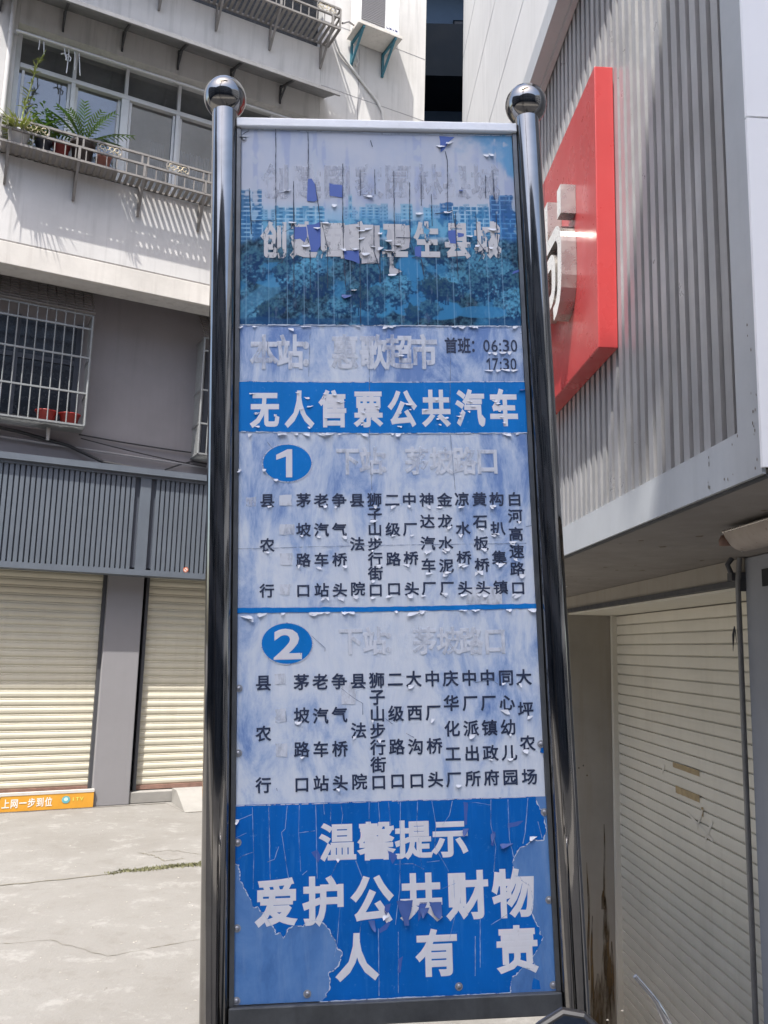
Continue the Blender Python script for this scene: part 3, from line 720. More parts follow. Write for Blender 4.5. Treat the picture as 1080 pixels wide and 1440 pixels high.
# ------------------------------------------------------------------ DARK BUILDING in the gap
DB = empty('alley_building', Matrix.Translation((1.0, 14.5, 0))); tag(DB, 'dark navy building at the end of the narrow gap between two white walls', 'building')
b = MB(); b.box(-2.6, 3.5, 0, 0.4, 0, 22.0); b.build('wall', M['navy'], DB)
for (x0, x1, z, t) in ((-2.6, 3.4, 11.55, 0.18), (-2.6, 3.4, 14.2, 0.16), (-2.6, 3.4, 8.6, 0.16)):
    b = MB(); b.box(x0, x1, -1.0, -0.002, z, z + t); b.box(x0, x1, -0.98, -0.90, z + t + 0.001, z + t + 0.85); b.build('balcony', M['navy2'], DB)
for (x, z) in ((-0.55, 12.2), (0.1, 12.3), (-0.4, 9.4), (0.1, 15.2)):
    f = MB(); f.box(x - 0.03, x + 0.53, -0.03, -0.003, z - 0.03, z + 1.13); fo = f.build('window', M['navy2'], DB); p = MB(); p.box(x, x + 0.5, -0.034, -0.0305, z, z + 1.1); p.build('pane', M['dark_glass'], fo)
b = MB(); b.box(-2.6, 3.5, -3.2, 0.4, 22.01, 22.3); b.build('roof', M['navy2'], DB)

# ------------------------------------------------------------------ RIGHT BUILDING
RB = empty('shop_building', MW_R); tag(RB, 'shop building with ribbed metal cladding and beige roller shutter right of the sign', 'building')
LD, LA, LC = 2.40, 1.95, 1.10
def bx(b, u0, u1, l0, l1, z0, z1, mi=0): b.box(u0, u1, -l1, -l0, z0, z1, mi)
M['r_white'] = weathered('white_render', (0.53, 0.53, 0.525), 0.85, var=0.06, scale=0.9, streak=0.3, speck=0.05)
M['r_panel'] = weathered('white_metal_panel', (0.86, 0.87, 0.88), 0.45, 0.0, var=0.02, scale=1.5, streak=0.1, bumpy=0.02)
M['band'] = weathered('pale_grey_band', (0.42, 0.44, 0.46), 0.45, 0.1, var=0.06, scale=2, streak=0.15, speck=0.05, bumpy=0.03)
M['soffit'] = weathered('soffit_board', (0.225, 0.205, 0.187), 0.7, var=0.12, scale=2.5, speck=0.12)
M['r_grey'] = weathered('blue_grey_paint', (0.27, 0.28, 0.305), 0.7, var=0.06, scale=2, streak=0.1)
M['jamb'] = weathered('beige_jamb', (0.31, 0.285, 0.245), 0.7, var=0.1, scale=2, streak=0.35, streak_col=(0.22, 0.17, 0.11))
M['fin2'] = weathered('grey_metal_fin_dull', (0.36, 0.36, 0.362), 0.45, 0.35, var=0.16, scale=2.2, streak=0.45, streak_col=(0.2, 0.195, 0.19), bumpy=0)
M['fin_gap'] = plain('grey_gap', (.20, .20, .204), .45)
M['fin'] = weathered('grey_metal_fin', (0.425, 0.425, 0.432), 0.36, 0.4, var=0.14, scale=2.5, streak=0.35, streak_col=(0.20, 0.20, 0.205), bumpy=0)
b = MB(); bx(b, 2.3, 10.11, 1.35, 6.5, 5.03, 14.0); b.build('wall', M['r_white'], RB, label='white rendered upper wall above the metal cladding')
b = MB()
for z in (5.9, 7.05, 8.19, 9.35): bx(b, 2.3, 10.108, 1.348, 1.352, z, z + 0.007)
b.build('wall_joint', M['band'], RB)
# ground floor: wall in plane LA with the door recess, back wall in plane LD
b = MB(); bx(b, 2.45, 4.06, LA, LA + 1.4, LOWZ, 2.131); b.build('wall', M['r_grey'], RB, bevel=0.006)
b = MB(); bx(b, 4.061, 7.449, LA, LA + 0.2, 2.03, 2.131); b.build('lintel', M['jamb'], RB)
b = MB(); bx(b, 4.061, 7.449, LA - 0.012, LA + 0.03, 2.000, 2.029); bx(b, 4.05, 4.085, LA - 0.03, LA + 0.01, 1.97, 2.06)
b.build('lintel_rail', M['dark_metal'], RB)
b = MB(); bx(b, 4.061, 7.449, LA + 0.031, LD + 0.2, 1.985, 1.999); b.build('recess_soffit', M['shutter_r'], RB)
b = MB(); bx(b, 7.45, 9.6, LA, 6.0, LOWZ, 2.131); b.build('jamb', M['jamb'], RB, label='stained beige wall at the far side of the shutter recess')
# brown leak stains on the jamb face
st = MB(); yj = 7.4485
def stain(l, z0, z1, w):
    n = 26; vs = []
    for k in range(n + 1):
        t = k / n; z = z1 + (z0 - z1) * t; ww = w * (0.25 + 0.75 * min(1, 3 * t)) * (0.7 + 0.5 * mnoise.noise((l * 9, z * 5, 0))); dx = 0.012 * mnoise.noise((l * 5, z * 3, 4))
        vs += [(yj, -(l + dx - ww), z), (yj, -(l + dx + ww), z)]
    st.add(vs, [(2 * k, 2 * k + 1, 2 * k + 3, 2 * k + 2) for k in range(n)])
stain(2.27, -1.5, 0.23, 0.016); stain(2.275, -1.5, -0.35, 0.045); stain(2.12, -1.0, -0.08, 0.012); stain(2.32, -1.5, -0.7, 0.03); stain(2.2, -1.5, -0.95, 0.05); stain(2.15, -1.5, -0.5, 0.016); stain(2.26, -.45, -.3, .03)
for (l, z) in ((2.03, 0.72), (2.06, 0.68), (2.10, 0.70), (2.13, 0.62)): stain(l, z, z + 0.015, 0.008)
st.build('rust_stain', worn('rust_stain_paint', (0.13, 0.085, 0.04), 0.52, 18, 0.3, (1, 1, 0.15), 0.9, 0.14), RB)
# the beige shutter
sh = MB(); pitch = 0.0828; z = 0
base = 1.903 - round((1.903 - LOWZ - 0.05) / pitch) * pitch
pts = []; z = base
while z < 2.0:
    pts += [(LD + 0.000, z), (LD - 0.006, z + 0.004), (LD - 0.008, z + pitch * .5), (LD - 0.006, z + pitch * .885), (LD + 0.012, z + pitch * .90), (LD + 0.012, z + pitch * .985)]
    z += pitch
vs = []
for (l, zz) in pts: vs += [(4.95, -l, min(zz, 1.984)), (7.449, -l, min(zz, 1.984))]
vs2 = [(4.061, v[1], v[2]) if i % 2 == 0 else v for i, v in enumerate(vs)]
sh.add(vs2, [(2 * i, 2 * i + 2, 2 * i + 3, 2 * i + 1) for i in range(len(pts) - 1)])
sho = sh.build('roller_shutter', M['shutter_r'], RB, label='beige roller shutter with tape scraps, in the recess under the canopy')
for ua, ub in ((7.40, 7.4485), (4.061, 4.1)): b = MB(); bx(b, ua, ub, LD - 0.05, LD + 0.01, LOWZ, 1.984); b.build('guide_channel', M['shutter_r'], sho, bevel=0.004)
b = MB(); bx(b, 4.1, 7.4, LD - 0.03, LD + 0.01, LOWZ + .004, base - 0.003); b.build('bottom_rail', M['shutter_r'], sho)
b = MB(); bx(b, 4.061, 7.449, LD + 0.02, LD + 0.1, LOWZ, 1.984); b.build('shutter_backing', M['dark'], sho)
tp = MB()
for (u0, u1, z0, z1) in ((5.73, 6.19, 0.868, 0.905), (5.74, 6.15, 0.70, 0.748), (5.69, 5.72, 0.62, 0.68)):
    n = 10; vs = []
    for k in range(n + 1):
        uu = u0 + (u1 - u0) * k / n; vs += [(uu, -(LD - 0.0105), z0 + 0.006 * mnoise.noise((uu * 40, 0, 1))), (uu, -(LD - 0.0105), z1 + 0.006 * mnoise.noise((uu * 40, 5, 1)))]
    tp.add(vs, [(2 * k, 2 * k + 1, 2 * k + 3, 2 * k + 2) for k in range(n)])
tp.build('tape_scrap', weathered('old_tape', (0.36, 0.27, 0.14), 0.5, var=0.25, scale=12), sho)
tp = MB()
for (a, c_) in (((5.95, 0.60), (5.55, 0.50)), ((5.7, 0.66), (5.8, 0.53)), ((5.55, 0.62), (5.68, 0.47)), ((6.35, 0.86), (6.4, 0.80))):
    tp.bar((a[0], -(LD - 0.0112), a[1]), (c_[0], -(LD - 0.0112), c_[1]), 0.02, 0.001, 0, (0, 1, 0))
tp.build('tape_mark', weathered('clear_tape', (0.66, 0.63, 0.56), 0.4, var=0.1, scale=9), sho)
M['pipe'] = weathered('dull_pipe', (.20, .195, .19), .5, .3, var=.15, scale=8, speck=.2)
# right edge of the recess: galvanised pipe and hook
b = MB(); b.tube([(4.072, -(LA - 0.03), LOWZ), (4.072, -(LA - 0.03), 1.9), (4.06, -(LA - 0.035), 2.02), (4.045, -(LA - 0.03), 2.13)], 0.013, 10)
b.build('corner_pipe', M['pipe'], RB)
b = MB(); b.tube([(4.10, -(LA - 0.02), 2.02), (4.10, -(LA - 0.05), 2.06), (4.09, -(LA - 0.07), 2.10), (4.08, -(LA - 0.05), 2.132)], 0.013, 8); bx(b, 4.07, 4.12, LA - 0.06, LA - 0.013, 2.02, 2.06)
b.build('pulley_hook', M['dark_metal'], RB)
b = MB(); b.tube([(4.085, -(LA - 0.05), 1.80), (4.10, -(LA - 0.05), 1.76), (4.12, -(LA - 0.045), 1.68)], [0.002, 0.007, 0.001], 6); b.tube([(4.085, -(LA - 0.05), 1.80), (4.075, -(LA - 0.05), 1.765), (4.08, -(LA - 0.045), 1.72)], [0.002, 0.003, 0.001], 6)
b.build('torn_strap', M['dark_metal'], RB)
b = MB(); bx(b, 3.75, 3.88, LA - 0.006, LA - 0.001, 1.98, 2.06); b.build('dark_plate', M['dark'], RB)
# canopy box: soffit, band, cladding, end panels
b = MB(); bx(b, 2.18, 9.6, LC + 0.012, 6.0, 2.134, 2.150); b.build('canopy_soffit', M['soffit'], RB)
for (u_, l_, s_) in ((3.1, 1.45, .02), (3.6, 1.3, .03), (4.3, 1.6, .025), (5.2, 1.35, .03), (5.4, 1.5, .02)): pass
b = MB(); bx(b, 2.169, 9.6, LC, LC + 0.011, 2.134, 2.278); bx(b, 2.169, 2.300, LC + 0.0005, LC + 0.011, 2.2785, 7.0); b.build('canopy_band', M['band'], RB)
b = MB(); bx(b, 2.169, 9.6, LC + 0.012, LC + 0.03, 2.128, 2.1335); b.build('drip_edge', M['dark_metal'], RB)
b = MB(); bx(b, 2.167 - 0.01, 2.1685, LC - 0.003, 6.0, 2.150, 3.160); bx(b, 2.167 - 0.01, 2.1685, LC - 0.003, 6.0, 3.166, 4.6); bx(b, 2.167 - 0.01, 2.1685, LC - 0.003, 6.0, 4.606, 7.0)
b.build('end_panel', M['r_panel'], RB, label='white metal end panel of the canopy')
b = MB(); bx(b, 2.1686, 2.29, LC + 0.03, 1.349, 2.16, 7.0); b.build('end_return', M['dark_metal'], RB)
b = MB(); bx(b, 2.302, 9.6, LC + 0.035, LC + 0.07, 2.279, 5.02); b.build('cladding_back', M['fin_gap'], RB)
b = MB(); u = 2.325; k = 0
while u < 6.6:
    w_ = 0.046; dz = 0.0
    bx(b, u, u + w_, LC + 0.004, LC + 0.034, 2.2795, 4.958, 1 if random.random() < .3 else 0)
    u += 0.0795; k += 1
b.build('cladding_fins', [M['fin'], M['fin2']], RB, label='vertical grey metal fins of the canopy cladding')
b = MB(); bx(b, 2.302, 9.6, LC - 0.10, 1.347, 4.96, 4.985); bx(b, 2.302, 9.6, LC - 0.10, LC - 0.085, 4.9855, 5.10); bx(b, 2.302, 9.6, LC - 0.03, LC + 0.0, 4.935, 4.9595)
b.build('coping', M['band'], RB)
# dirt dabs near the canopy corner
dd = MB()
for k in range(26):
    if k < 18: uu = random.uniform(2.18, 2.42); zz = random.uniform(2.145, 2.27) if random.random() < .6 else random.uniform(2.27, 2.6); uu = uu if zz < 2.27 else random.uniform(2.175, 2.22)
    else: uu = random.choice((2.49, 2.50)); zz = random.uniform(2.15, 2.26)
    r_ = random.uniform(0.002, 0.005); n = 7; dd.add([(uu + r_ * .6 * math.cos(t * .9) * random.uniform(.6, 1.3), -(LC - 0.0012), zz + r_ * 1.3 * math.sin(t * .9) * random.uniform(.6, 1.3)) for t in range(n)], [tuple(range(n))])
for k in range(26):
    uu = random.uniform(2.5, 6.0); l = random.uniform(1.2, 1.85); r_ = random.uniform(.006, .018); n = 8
    dd.add([(uu + r_ * 1.6 * math.cos(t * .785) * random.uniform(.5, 1.3), -(l + r_ * math.sin(t * .785) * random.uniform(.5, 1.3)), 2.1328) for t in range(n)], [tuple(range(n))])
dd.build('dirt_spots', weathered('mud_spots', (0.14, 0.11, 0.08), .9, var=.3, scale=20), RB)
b = MB()
for (uu, l, s_) in ((5.6, 1.45, .05), (6.1, 1.6, .035)):
    b.add([(uu, -l, 2.1325), (uu + s_ * 2, -l - .01, 2.1325), (uu + s_ * 2.1, -l - s_ * .5, 2.122), (uu + .01, -l - s_ * .6, 2.127)], [(0, 1, 2, 3)])
b.build('peeling_paint', M['r_white'], RB)

# red shop sign on the cladding
RS = empty('shop_sign', MW_R @ Matrix.Translation((3.325, -1.02, 2.90))); tag(RS, 'red shop sign panel with a raised white character on the metal cladding', 'sign')
M['red'] = weathered('red_panel', (0.43, 0.05, 0.05), 0.3, var=0.08, scale=1.5, streak=0.2, streak_col=(0.36, 0.05, 0.05), bumpy=0)
b = MB(); b.box(0, 2.6, -0.083, 0.0, 0, 1.285); b.build('panel', M['red'], RS, bevel=0.004)
M['chan_side'] = weathered('pale_channel_side', (0.42, 0.40, 0.375), 0.3, 0.75, var=0.08, scale=6, streak=0.3, streak_col=(0.3, 0.25, 0.2))
M['chan_face'] = plain('white_acrylic', (0.68, 0.67, 0.64), 0.3)
# the character, seen from the street: strokes as thick rounded bars (x mirrored because the street is on the +y side)
def strokes(paths, wd, y0, y1, mi_face, mi_side, b):
    for P in paths:
        P = [Vector((p[0], p[1])) for p in P]; n = len(P); Lf, Rt = [], []
        for i in range(n):
            d = (P[min(i + 1, n - 1)] - P[max(i - 1, 0)]).normalized(); nn = Vector((-d.y, d.x)) * wd / 2
            Lf.append(P[i] + nn); Rt.append(P[i] - nn)
        for i in range(n - 1):
            q = [Lf[i], Lf[i + 1], Rt[i + 1], Rt[i]]
            b.add([(p.x, y1, p.y) for p in q], [(0, 1, 2, 3)], mi_face)
            b.add([(Lf[i].x, y0, Lf[i].y), (Lf[i + 1].x, y0, Lf[i + 1].y), (Lf[i + 1].x, y1, Lf[i + 1].y), (Lf[i].x, y1, Lf[i].y)], [(0, 1, 2, 3)], mi_side)
            b.add([(Rt[i].x, y0, Rt[i].y), (Rt[i + 1].x, y0, Rt[i + 1].y), (Rt[i + 1].x, y1, Rt[i + 1].y), (Rt[i].x, y1, Rt[i].y)], [(0, 1, 2, 3)], mi_side)
        for e in (0, n - 1): b.add([(Lf[e].x, y0, Lf[e].y), (Rt[e].x, y0, Rt[e].y), (Rt[e].x, y1, Rt[e].y), (Lf[e].x, y1, Lf[e].y)], [(0, 1, 2, 3)], mi_side)
def arc(cx, cz, r, a0, a1, n=7): return [(cx + r * math.cos(R(a0 + (a1 - a0) * k / n)), cz + r * math.sin(R(a0 + (a1 - a0) * k / n))) for k in range(n + 1)]
cb = MB()                                                     # x grows away from the camera = to the left of the character
paths = [[(.345, .905), (.345, .762)], [(.60, .955), (.60, .74)], [(.85, .905), (.85, .762)],
         [(.46, .325), (.41, .335), (.372, .365), (.35, .41), (.3425, .46), (.3425, .62)] + arc(.4325, .62, .09, 180, 90) + arc(.765, .62, .09, 90, 0) + [(.855, .33)],
         arc(.52, .475, .065, 270, 180) + arc(.52, .545, .065, 180, 90) + arc(.68, .545, .065, 90, 0) + arc(.68, .475, .065, 0, -90) + [(.52, .41)]]
strokes(paths, 0.068, 0.001, 0.072, 0, 1, cb)
cb.build('raised_character', [M['chan_face'], M['chan_side']], RS)
b = MB(); b.box(0.93, 0.936, 0.0, 0.0012, 0.002, 1.283); b.build('panel_joint', M['fascia_dark'], RS)

# rusty lamp hood under the canopy at the right edge
WL = empty('wall_lamp', MW_R @ Matrix.Translation((2.95, -1.54, 2.05))); tag(WL, 'rusty half-round lamp hood hanging under the canopy beside the shutter', 'lamp')
b = MB(); n = 14; r_ = 0.085; vs = []
def hood(rr, k, x): t = R(200 + 150 * k / n); return (x, 0.06 + rr * math.cos(t) * 0.9, 0.075 + rr * math.sin(t))
for k in range(n + 1):
    for x in (-0.30, 0.13): vs.append(hood(r_, k, x))
for k in range(n + 1):
    for x in (-0.30, 0.13): vs.append(hood(r_ - .006, k, x))
fs = [(2 * k, 2 * k + 1, 2 * k + 3, 2 * k + 2) for k in range(n)] + [(2 * (n + 1) + 2 * k, 2 * (n + 1) + 2 * k + 2, 2 * (n + 1) + 2 * k + 3, 2 * (n + 1) + 2 * k + 1) for k in range(n)]
b.add(vs, fs, 0, True)
for x in (-0.30, 0.13): b.add([hood(r_, k, x) for k in range(n + 1)], [tuple(range(n + 1))], 0)
M['lamp'] = weathered('rusty_enamel', (0.34, 0.29, 0.25), .6, var=.15, scale=8, speck=.7, speck_col=(.11, .06, .035))
b.build('hood', M['lamp'], WL)
b = MB(); b.tube([hood(r_, 0, .131), hood(r_, n // 2, .131), hood(r_, n, .131)], 0.004, 6); b.tube([hood(r_, n, -.3), hood(r_, n, .133)], .005, 6); b.tube([hood(r_, 0, -.3), hood(r_, 0, .133)], .005, 6); b.build('hood_rim', M['chan_side'], WL)
b = MB(); b.box(-0.1, -0.04, 0.0, 0.03, 0.0, -0.09); b.box(-0.10, -0.04, -0.02, 0.03, -0.091, -0.105); b.build('bracket', M['dark_metal'], WL)
b = MB(); b.lathe([(0, -.02), (0.022, -.018), (0.024, 0.0), (0.015, .02), (0, .022)], (0.15, 0.12, 0.03), 14); b.build('knob', M['rust'], WL)

# ------------------------------------------------------------------ BUS STOP SIGN
BS = empty('bus_stop_sign', MW_S); tag(BS, 'bus stop sign of peeling blue and white boards between two polished steel poles', 'bus stop sign')
HW = 0.42; zt0, zb0 = SZ0 + 1.2097, SZ0 - 1.2097               # face of the board
for sx in (-1, 1):
    b = MB(); x = sx * (HW + 0.0395)
    b.tube([(x, 0.004, -0.05)] + [(x, 0.004, 0.25 * k) for k in range(1, 14)] + [(x, 0.004, 3.262)], 0.0375, 48)
    po = b.build('pole', M['steel'], BS)
    b = MB(); pr = [(0.0, -.063)] + [(0.063 * math.cos(R(-88 + 176 * k / 28)), 0.063 * math.sin(R(-88 + 176 * k / 28))) for k in range(29)] + [(0, .063)]
    b.lathe(pr, (x, 0.004, 3.303), 48); b.build('ball_finial', M['steel'], po)
    b = MB(); b.lathe([(0.11, 0.0), (0.11, 0.008), (0.05, 0.012), (0.045, 0.04), (0.04, 0.04)], (x, 0.004, 0.012), 24); b.build('foot_plate', M['steel'], po)
M['bar_top'] = weathered('white_frame_bar', (0.72, 0.75, 0.78), .4, .2, var=.06, scale=5, speck=.12)
M['bar_low'] = weathered('dark_frame_bar', (0.12, 0.13, 0.14), .38, .7, var=.3, scale=7, streak=.5, streak_col=(.05, .05, .05), speck=.2)
b = MB(); b.box(-HW - 0.003, HW + 0.003, -0.016, 0.030, zt0 + 0.001, zt0 + 0.031); b.build('top_bar', M['bar_top'], BS, bevel=.004)
b = MB(); b.box(-HW - 0.003, HW + 0.003, -0.016, 0.030, zb0 - 0.056, zb0 - 0.001); b.build('bottom_bar', M['bar_low'], BS, bevel=.004)
b = MB(); b.box(-HW - 0.002, -HW + 0.010, -0.008, 0.028, zb0, zt0); b.box(HW - 0.010, HW + 0.002, -0.008, 0.028, zb0, zt0); b.build('side_channel', M['bar_low'], BS)

def board_mat():
    m, nt, N, L, b = newmat('faded_board')
    v = texco(N, L)
    vs = texco(N, L, (1, 1, 0.38)); n1 = noise_n(N, L, vs, 9, 12, 0.74, 0.5)
    n2 = noise_n(N, L, texco(N, L, (1, 1, 1), (3, 0, 1)), 2.2, 4, 0.55)
    nf = noise_n(N, L, texco(N, L, (1, 1, 0.12)), 60, 5, 0.6)
    sep = N.new('ShaderNodeSeparateXYZ'); L.new(v, sep.inputs[0])
    zb = rampf(N, L, sep.outputs['Z'], 1.75, 2.75, -0.09, 0.03)          # upper panels are more stained than the lower one
    a = mathn(N, L, 'ADD', mathn(N, L, 'ADD', mathn(N, L, 'MULTIPLY', n1, 0.75), mathn(N, L, 'MULTIPLY', n2, 0.45)), zb)
    col = ramp(N, L, a, [(0.44, (0.62, 0.685, 0.77)), (0.505, (0.55, 0.63, 0.745)), (0.575, (0.36, 0.47, 0.67)), (0.66, (0.13, 0.24, 0.51))])
    col = mixc(N, L, rampf(N, L, nf, 0.5, 0.75, 0, 0.22), col, (0.33, 0.43, 0.64))
    # a strip of deeper blue along both edges where the paper has gone
    ax = mathn(N, L, 'ABSOLUTE', sep.outputs['X']); ne = noise_n(N, L, texco(N, L, (1, 1, .6)), 14, 6, .7)
    e = mathn(N, L, 'ADD', rampf(N, L, ax, 0.36, 0.425, 0, 0.75), mathn(N, L, 'SUBTRACT', ne, 0.62))
    col = mixc(N, L, rampf(N, L, e, 0.52, 0.58, 0, 0.75), col, (0.17, 0.27, 0.53))
    L.new(col, b.inputs['Base Color']); b.inputs['Roughness'].default_value = 0.55
    h = mathn(N, L, 'ADD', n1, mathn(N, L, 'MULTIPLY', nf, 0.5)); bump(N, L, b, h, 0.35, 0.004)
    return m
def old_layer_mat():
    m, nt, N, L, b = newmat('old_blue_layer')
    n1 = noise_n(N, L, texco(N, L, (1, 1, .5)), 5, 9, .68, .6); n2 = noise_n(N, L, texco(N, L, (1.6, 1, .25)), 26, 6, .7)
    col = ramp(N, L, n1, [(0.28, (0.035, 0.115, 0.32)), (0.5, (0.075, 0.20, 0.47)), (0.72, (0.14, 0.28, 0.55))])
    col = mixc(N, L, rampf(N, L, n2, .5, .75, 0, .35), col, (0.24, 0.36, 0.56))
    L.new(col, b.inputs['Base Color']); L.new(rampf(N, L, n2, .3, .7, .35, .6), b.inputs['Roughness']); bump(N, L, b, n2, .2, .003); return m
def blue_mat(name, c, var=.14, chip=0.0):
    m, nt, N, L, b = newmat(name)
    n1 = noise_n(N, L, texco(N, L, (1, 1, .5)), 6, 8, .65, .3); n2 = noise_n(N, L, texco(N, L, (1, 1, .10)), 55, 6, .7); n3 = noise_n(N, L, texco(N, L), 90, 4, .7)
    col = ramp(N, L, n1, [(.3, tuple(x * (1 - var) for x in c)), (.7, tuple(x * (1 + var) for x in c))])
    col = mixc(N, L, rampf(N, L, n2, .54, .76, 0, .30 + chip), col, (0.06, 0.26, 0.62))
    col = mixc(N, L, rampf(N, L, n3, .62, .72, 0, .25 + chip), col, (0.16, 0.36, 0.66)); b.inputs['Specular IOR Level'].default_value = .2
    L.new(col, b.inputs['Base Color']); L.new(rampf(N, L, n1, .3, .7, .33, .5), b.inputs['Roughness']); bump(N, L, b, n2, .18, .003); return m
M['board'] = board_mat(); M['old'] = old_layer_mat()
M['blue'] = blue_mat('blue_vinyl', (0.001, 0.118, 0.46)); M['blue_b'] = blue_mat('blue_vinyl_band', (0.004, 0.175, 0.55), .12, .10)
M['bare'] = plain('bare_blue_layer', (0.055, 0.12, 0.42), .5)
M['white_v'] = worn('white_vinyl', (0.68, 0.70, 0.75), .70, 26); M['navy_v'] = worn('navy_vinyl', (0.016, 0.03, 0.075), .70, 40, .1, (1, 1, .6))
M['ghost'] = worn('ghost_vinyl', (0.60, 0.65, 0.73), .60, 22, .05, (1, 1, .45), .6, .14)
M['rim'] = worn('torn_white_edge', (0.52, 0.60, 0.72), .56, 40, .08, (1, 1, 1), .7)
M['flake'] = weathered('peeled_film_back', (0.60, 0.64, 0.70), .6, var=.1, scale=12, bumpy=0)
M['blue_flake'] = weathered('peeled_blue_film', (0.05, 0.10, 0.30), .5, var=.2, scale=12, bumpy=0)
M['crackline'] = worn('pale_crack', (0.26, 0.40, 0.66), .56, 22, .1, (1, 1, .5), .6, .08)
M['crackdark'] = plain('dark_crack', (0.03, 0.045, 0.085), .8)

# --- the board itself (faded film on sheet metal) and the old layer under the notice
z_not = S(540, 1127.5)[1]; 
b = MB(); b.box(-HW + 0.0105, HW - 0.0105, 0.0, 0.02, zb0, zt0); brd = b.build('board', M['board'], BS)
# slightly rippled skin so the film is not a perfect plane
sk = MB(); nx, nz = 42, 120; x0, x1 = -HW + 0.011, HW - 0.011
vs = [(x0 + (x1 - x0) * i / nx, -0.0008 - 0.0010 * abs(mnoise.noise((i * .33, j * .05, 2.0))), zb0 + 0.001 + (zt0 - zb0 - .002) * j / nz) for j in range(nz + 1) for i in range(nx + 1)]
sk.add(vs, [(j * (nx + 1) + i, j * (nx + 1) + i + 1, (j + 1) * (nx + 1) + i + 1, (j + 1) * (nx + 1) + i) for j in range(nz) for i in range(nx)], 0, True)
sk.build('faded_film', M['board'], brd)
Y1, Y2, Y3 = -0.0022, -0.0026, -0.0030

def poly_px(b, pts, y, mi=0, jit=0.0):
    P = []
    for i in range(len(pts)):
        a, c_ = pts[i], pts[(i + 1) % len(pts)]; n = max(1, int(math.hypot(c_[0] - a[0], c_[1] - a[1]) / 6)) if jit else 1
        for k in range(n):
            t = k / n; x, z = S(a[0] + (c_[0] - a[0]) * t, a[1] + (c_[1] - a[1]) * t)
            if jit: x += random.gauss(0, jit); z += random.gauss(0, jit)
            P.append((x, z))
    ar = sum(P[i][0] * P[(i + 1) % len(P)][1] - P[(i + 1) % len(P)][0] * P[i][1] for i in range(len(P)))
    if ar < 0: P = P[::-1]
    b.add([(x, y, z) for x, z in P], [tuple(range(len(P)))], mi); return P
def ribbon(b, pts, w, y, mi=0, px=True, jit=0.3):
    P = [Vector(S(*p)) if px else Vector(p) for p in pts]; Q = []
    for i in range(len(P) - 1):
        n = max(1, int((P[i + 1] - P[i]).length / 0.008))
        for k in range(n): Q.append(P[i].lerp(P[i + 1], k / n))
    Q.append(P[-1]); vs = []
    for i, q in enumerate(Q):
        d = (Q[min(i + 1, len(Q) - 1)] - Q[max(i - 1, 0)]).normalized(); nn = Vector((-d.y, d.x)); ww = w / 2 * random.uniform(1 - jit * 1.6, 1 + jit * 1.6)
        off = nn * random.gauss(0, w * .25 * jit * 2)
        a, c_ = q + off + nn * ww, q + off - nn * ww; vs += [(a.x, y, a.y), (c_.x, y, c_.y)]
    b.add(vs, [(2 * i, 2 * i + 1, 2 * i + 3, 2 * i + 2) for i in range(len(Q) - 1)], mi)

# --- notice at the bottom: blue vinyl with two torn-away areas over the old layer
o7 = lambda x, y: (310 + x / 4.32, 1110 + y / 4.32)
o8 = lambda x, y: (550 + x / 3.724, 1110 + y / 3.724)
b = MB(); poly_px(b, [(326, 1132), (771, 1119.5), (788, 1393), (324, 1413)], Y1); b.build('old_layer', M['old'], brd)
tearL = [o7(*p) for p in ((70, 448), (118, 465), (122, 560), (165, 640), (212, 712), (232, 705), (246, 735), (290, 790), (325, 832), (333, 880), (362, 876), (386, 905), (420, 850), (456, 812), (500, 826), (530, 798), (600, 800), (655, 845), (690, 920), (700, 965), (738, 985), (730, 1035), (700, 1085), (665, 1120), (662, 1195), (640, 1255), (603, 1288))]
tearR = [o8(*p) for p in ((625, 1062), (632, 985), (690, 925), (752, 940), (742, 880), (792, 778), (735, 650), (742, 560), (725, 505), (690, 478), (648, 450), (632, 380), (668, 318), (700, 300), (735, 262), (800, 265), (818, 235), (800, 130), (770, 95), (758, 60))]
tearR[-1] = (753, 1120)
vin = [(326.5, 1132)] + [(326, 1212)] + tearL + [(560, 1403)] + tearR
def ragged(P, seed):
    Q = []
    for i in range(len(P) - 1):
        a, c_ = Vector(P[i]), Vector(P[i + 1]); n = max(1, int((c_ - a).length / 2.2))
        for k in range(n): Q.append(a.lerp(c_, k / n))
    Q.append(Vector(P[-1]))
    out = []
    for i, q in enumerate(Q):
        f = min(1, i / 4, (len(Q) - 1 - i) / 4); o = Vector((mnoise.noise((i * .16, seed, 0)) * 3.2 + mnoise.noise((i * .55, seed, 5)) * 1.7, mnoise.noise((i * .16, seed, 9)) * 3.2 + mnoise.noise((i * .55, seed, 14)) * 1.7)); out.append(tuple(q + o * f))
    return out
tearL = ragged(tearL, 1.5); tearR = ragged(tearR, 8.2)
vin = [(326.5, 1132)] + [(326, 1212)] + tearL + [(560, 1403)] + tearR
b = MB(); poly_px(b, vin, Y2); nv = b.build('notice_vinyl', M['blue'], brd)
nv.data.update()
b = MB(); ribbon(b, tearL, .0020, Y3, 0, True, .6); ribbon(b, tearR, .0020, Y3, 0, True, .6); ribbon(b, [tearL[-1], (560, 1403), (645, 1399.5), tearR[0]], .003, Y3); ribbon(b, [(327, 1133), (440, 1130), (560, 1126), (660, 1123), (752, 1120)], .002, Y3)
b.build('torn_edge', M['rim'], nv)
b = MB()
poly_px(b, [o8(*p) for p in ((745, 985), (775, 1000), (782, 1045), (735, 1045), (738, 1010))], Y2); poly_px(b, [(763, 1042), (765, 1036), (767, 1050), (764, 1059), (759, 1058)], Y2); poly_px(b, [(741, 551), (742.5, 545), (743, 556), (735, 555)], Y2)
b.build('vinyl_remnant', M['blue'], brd)
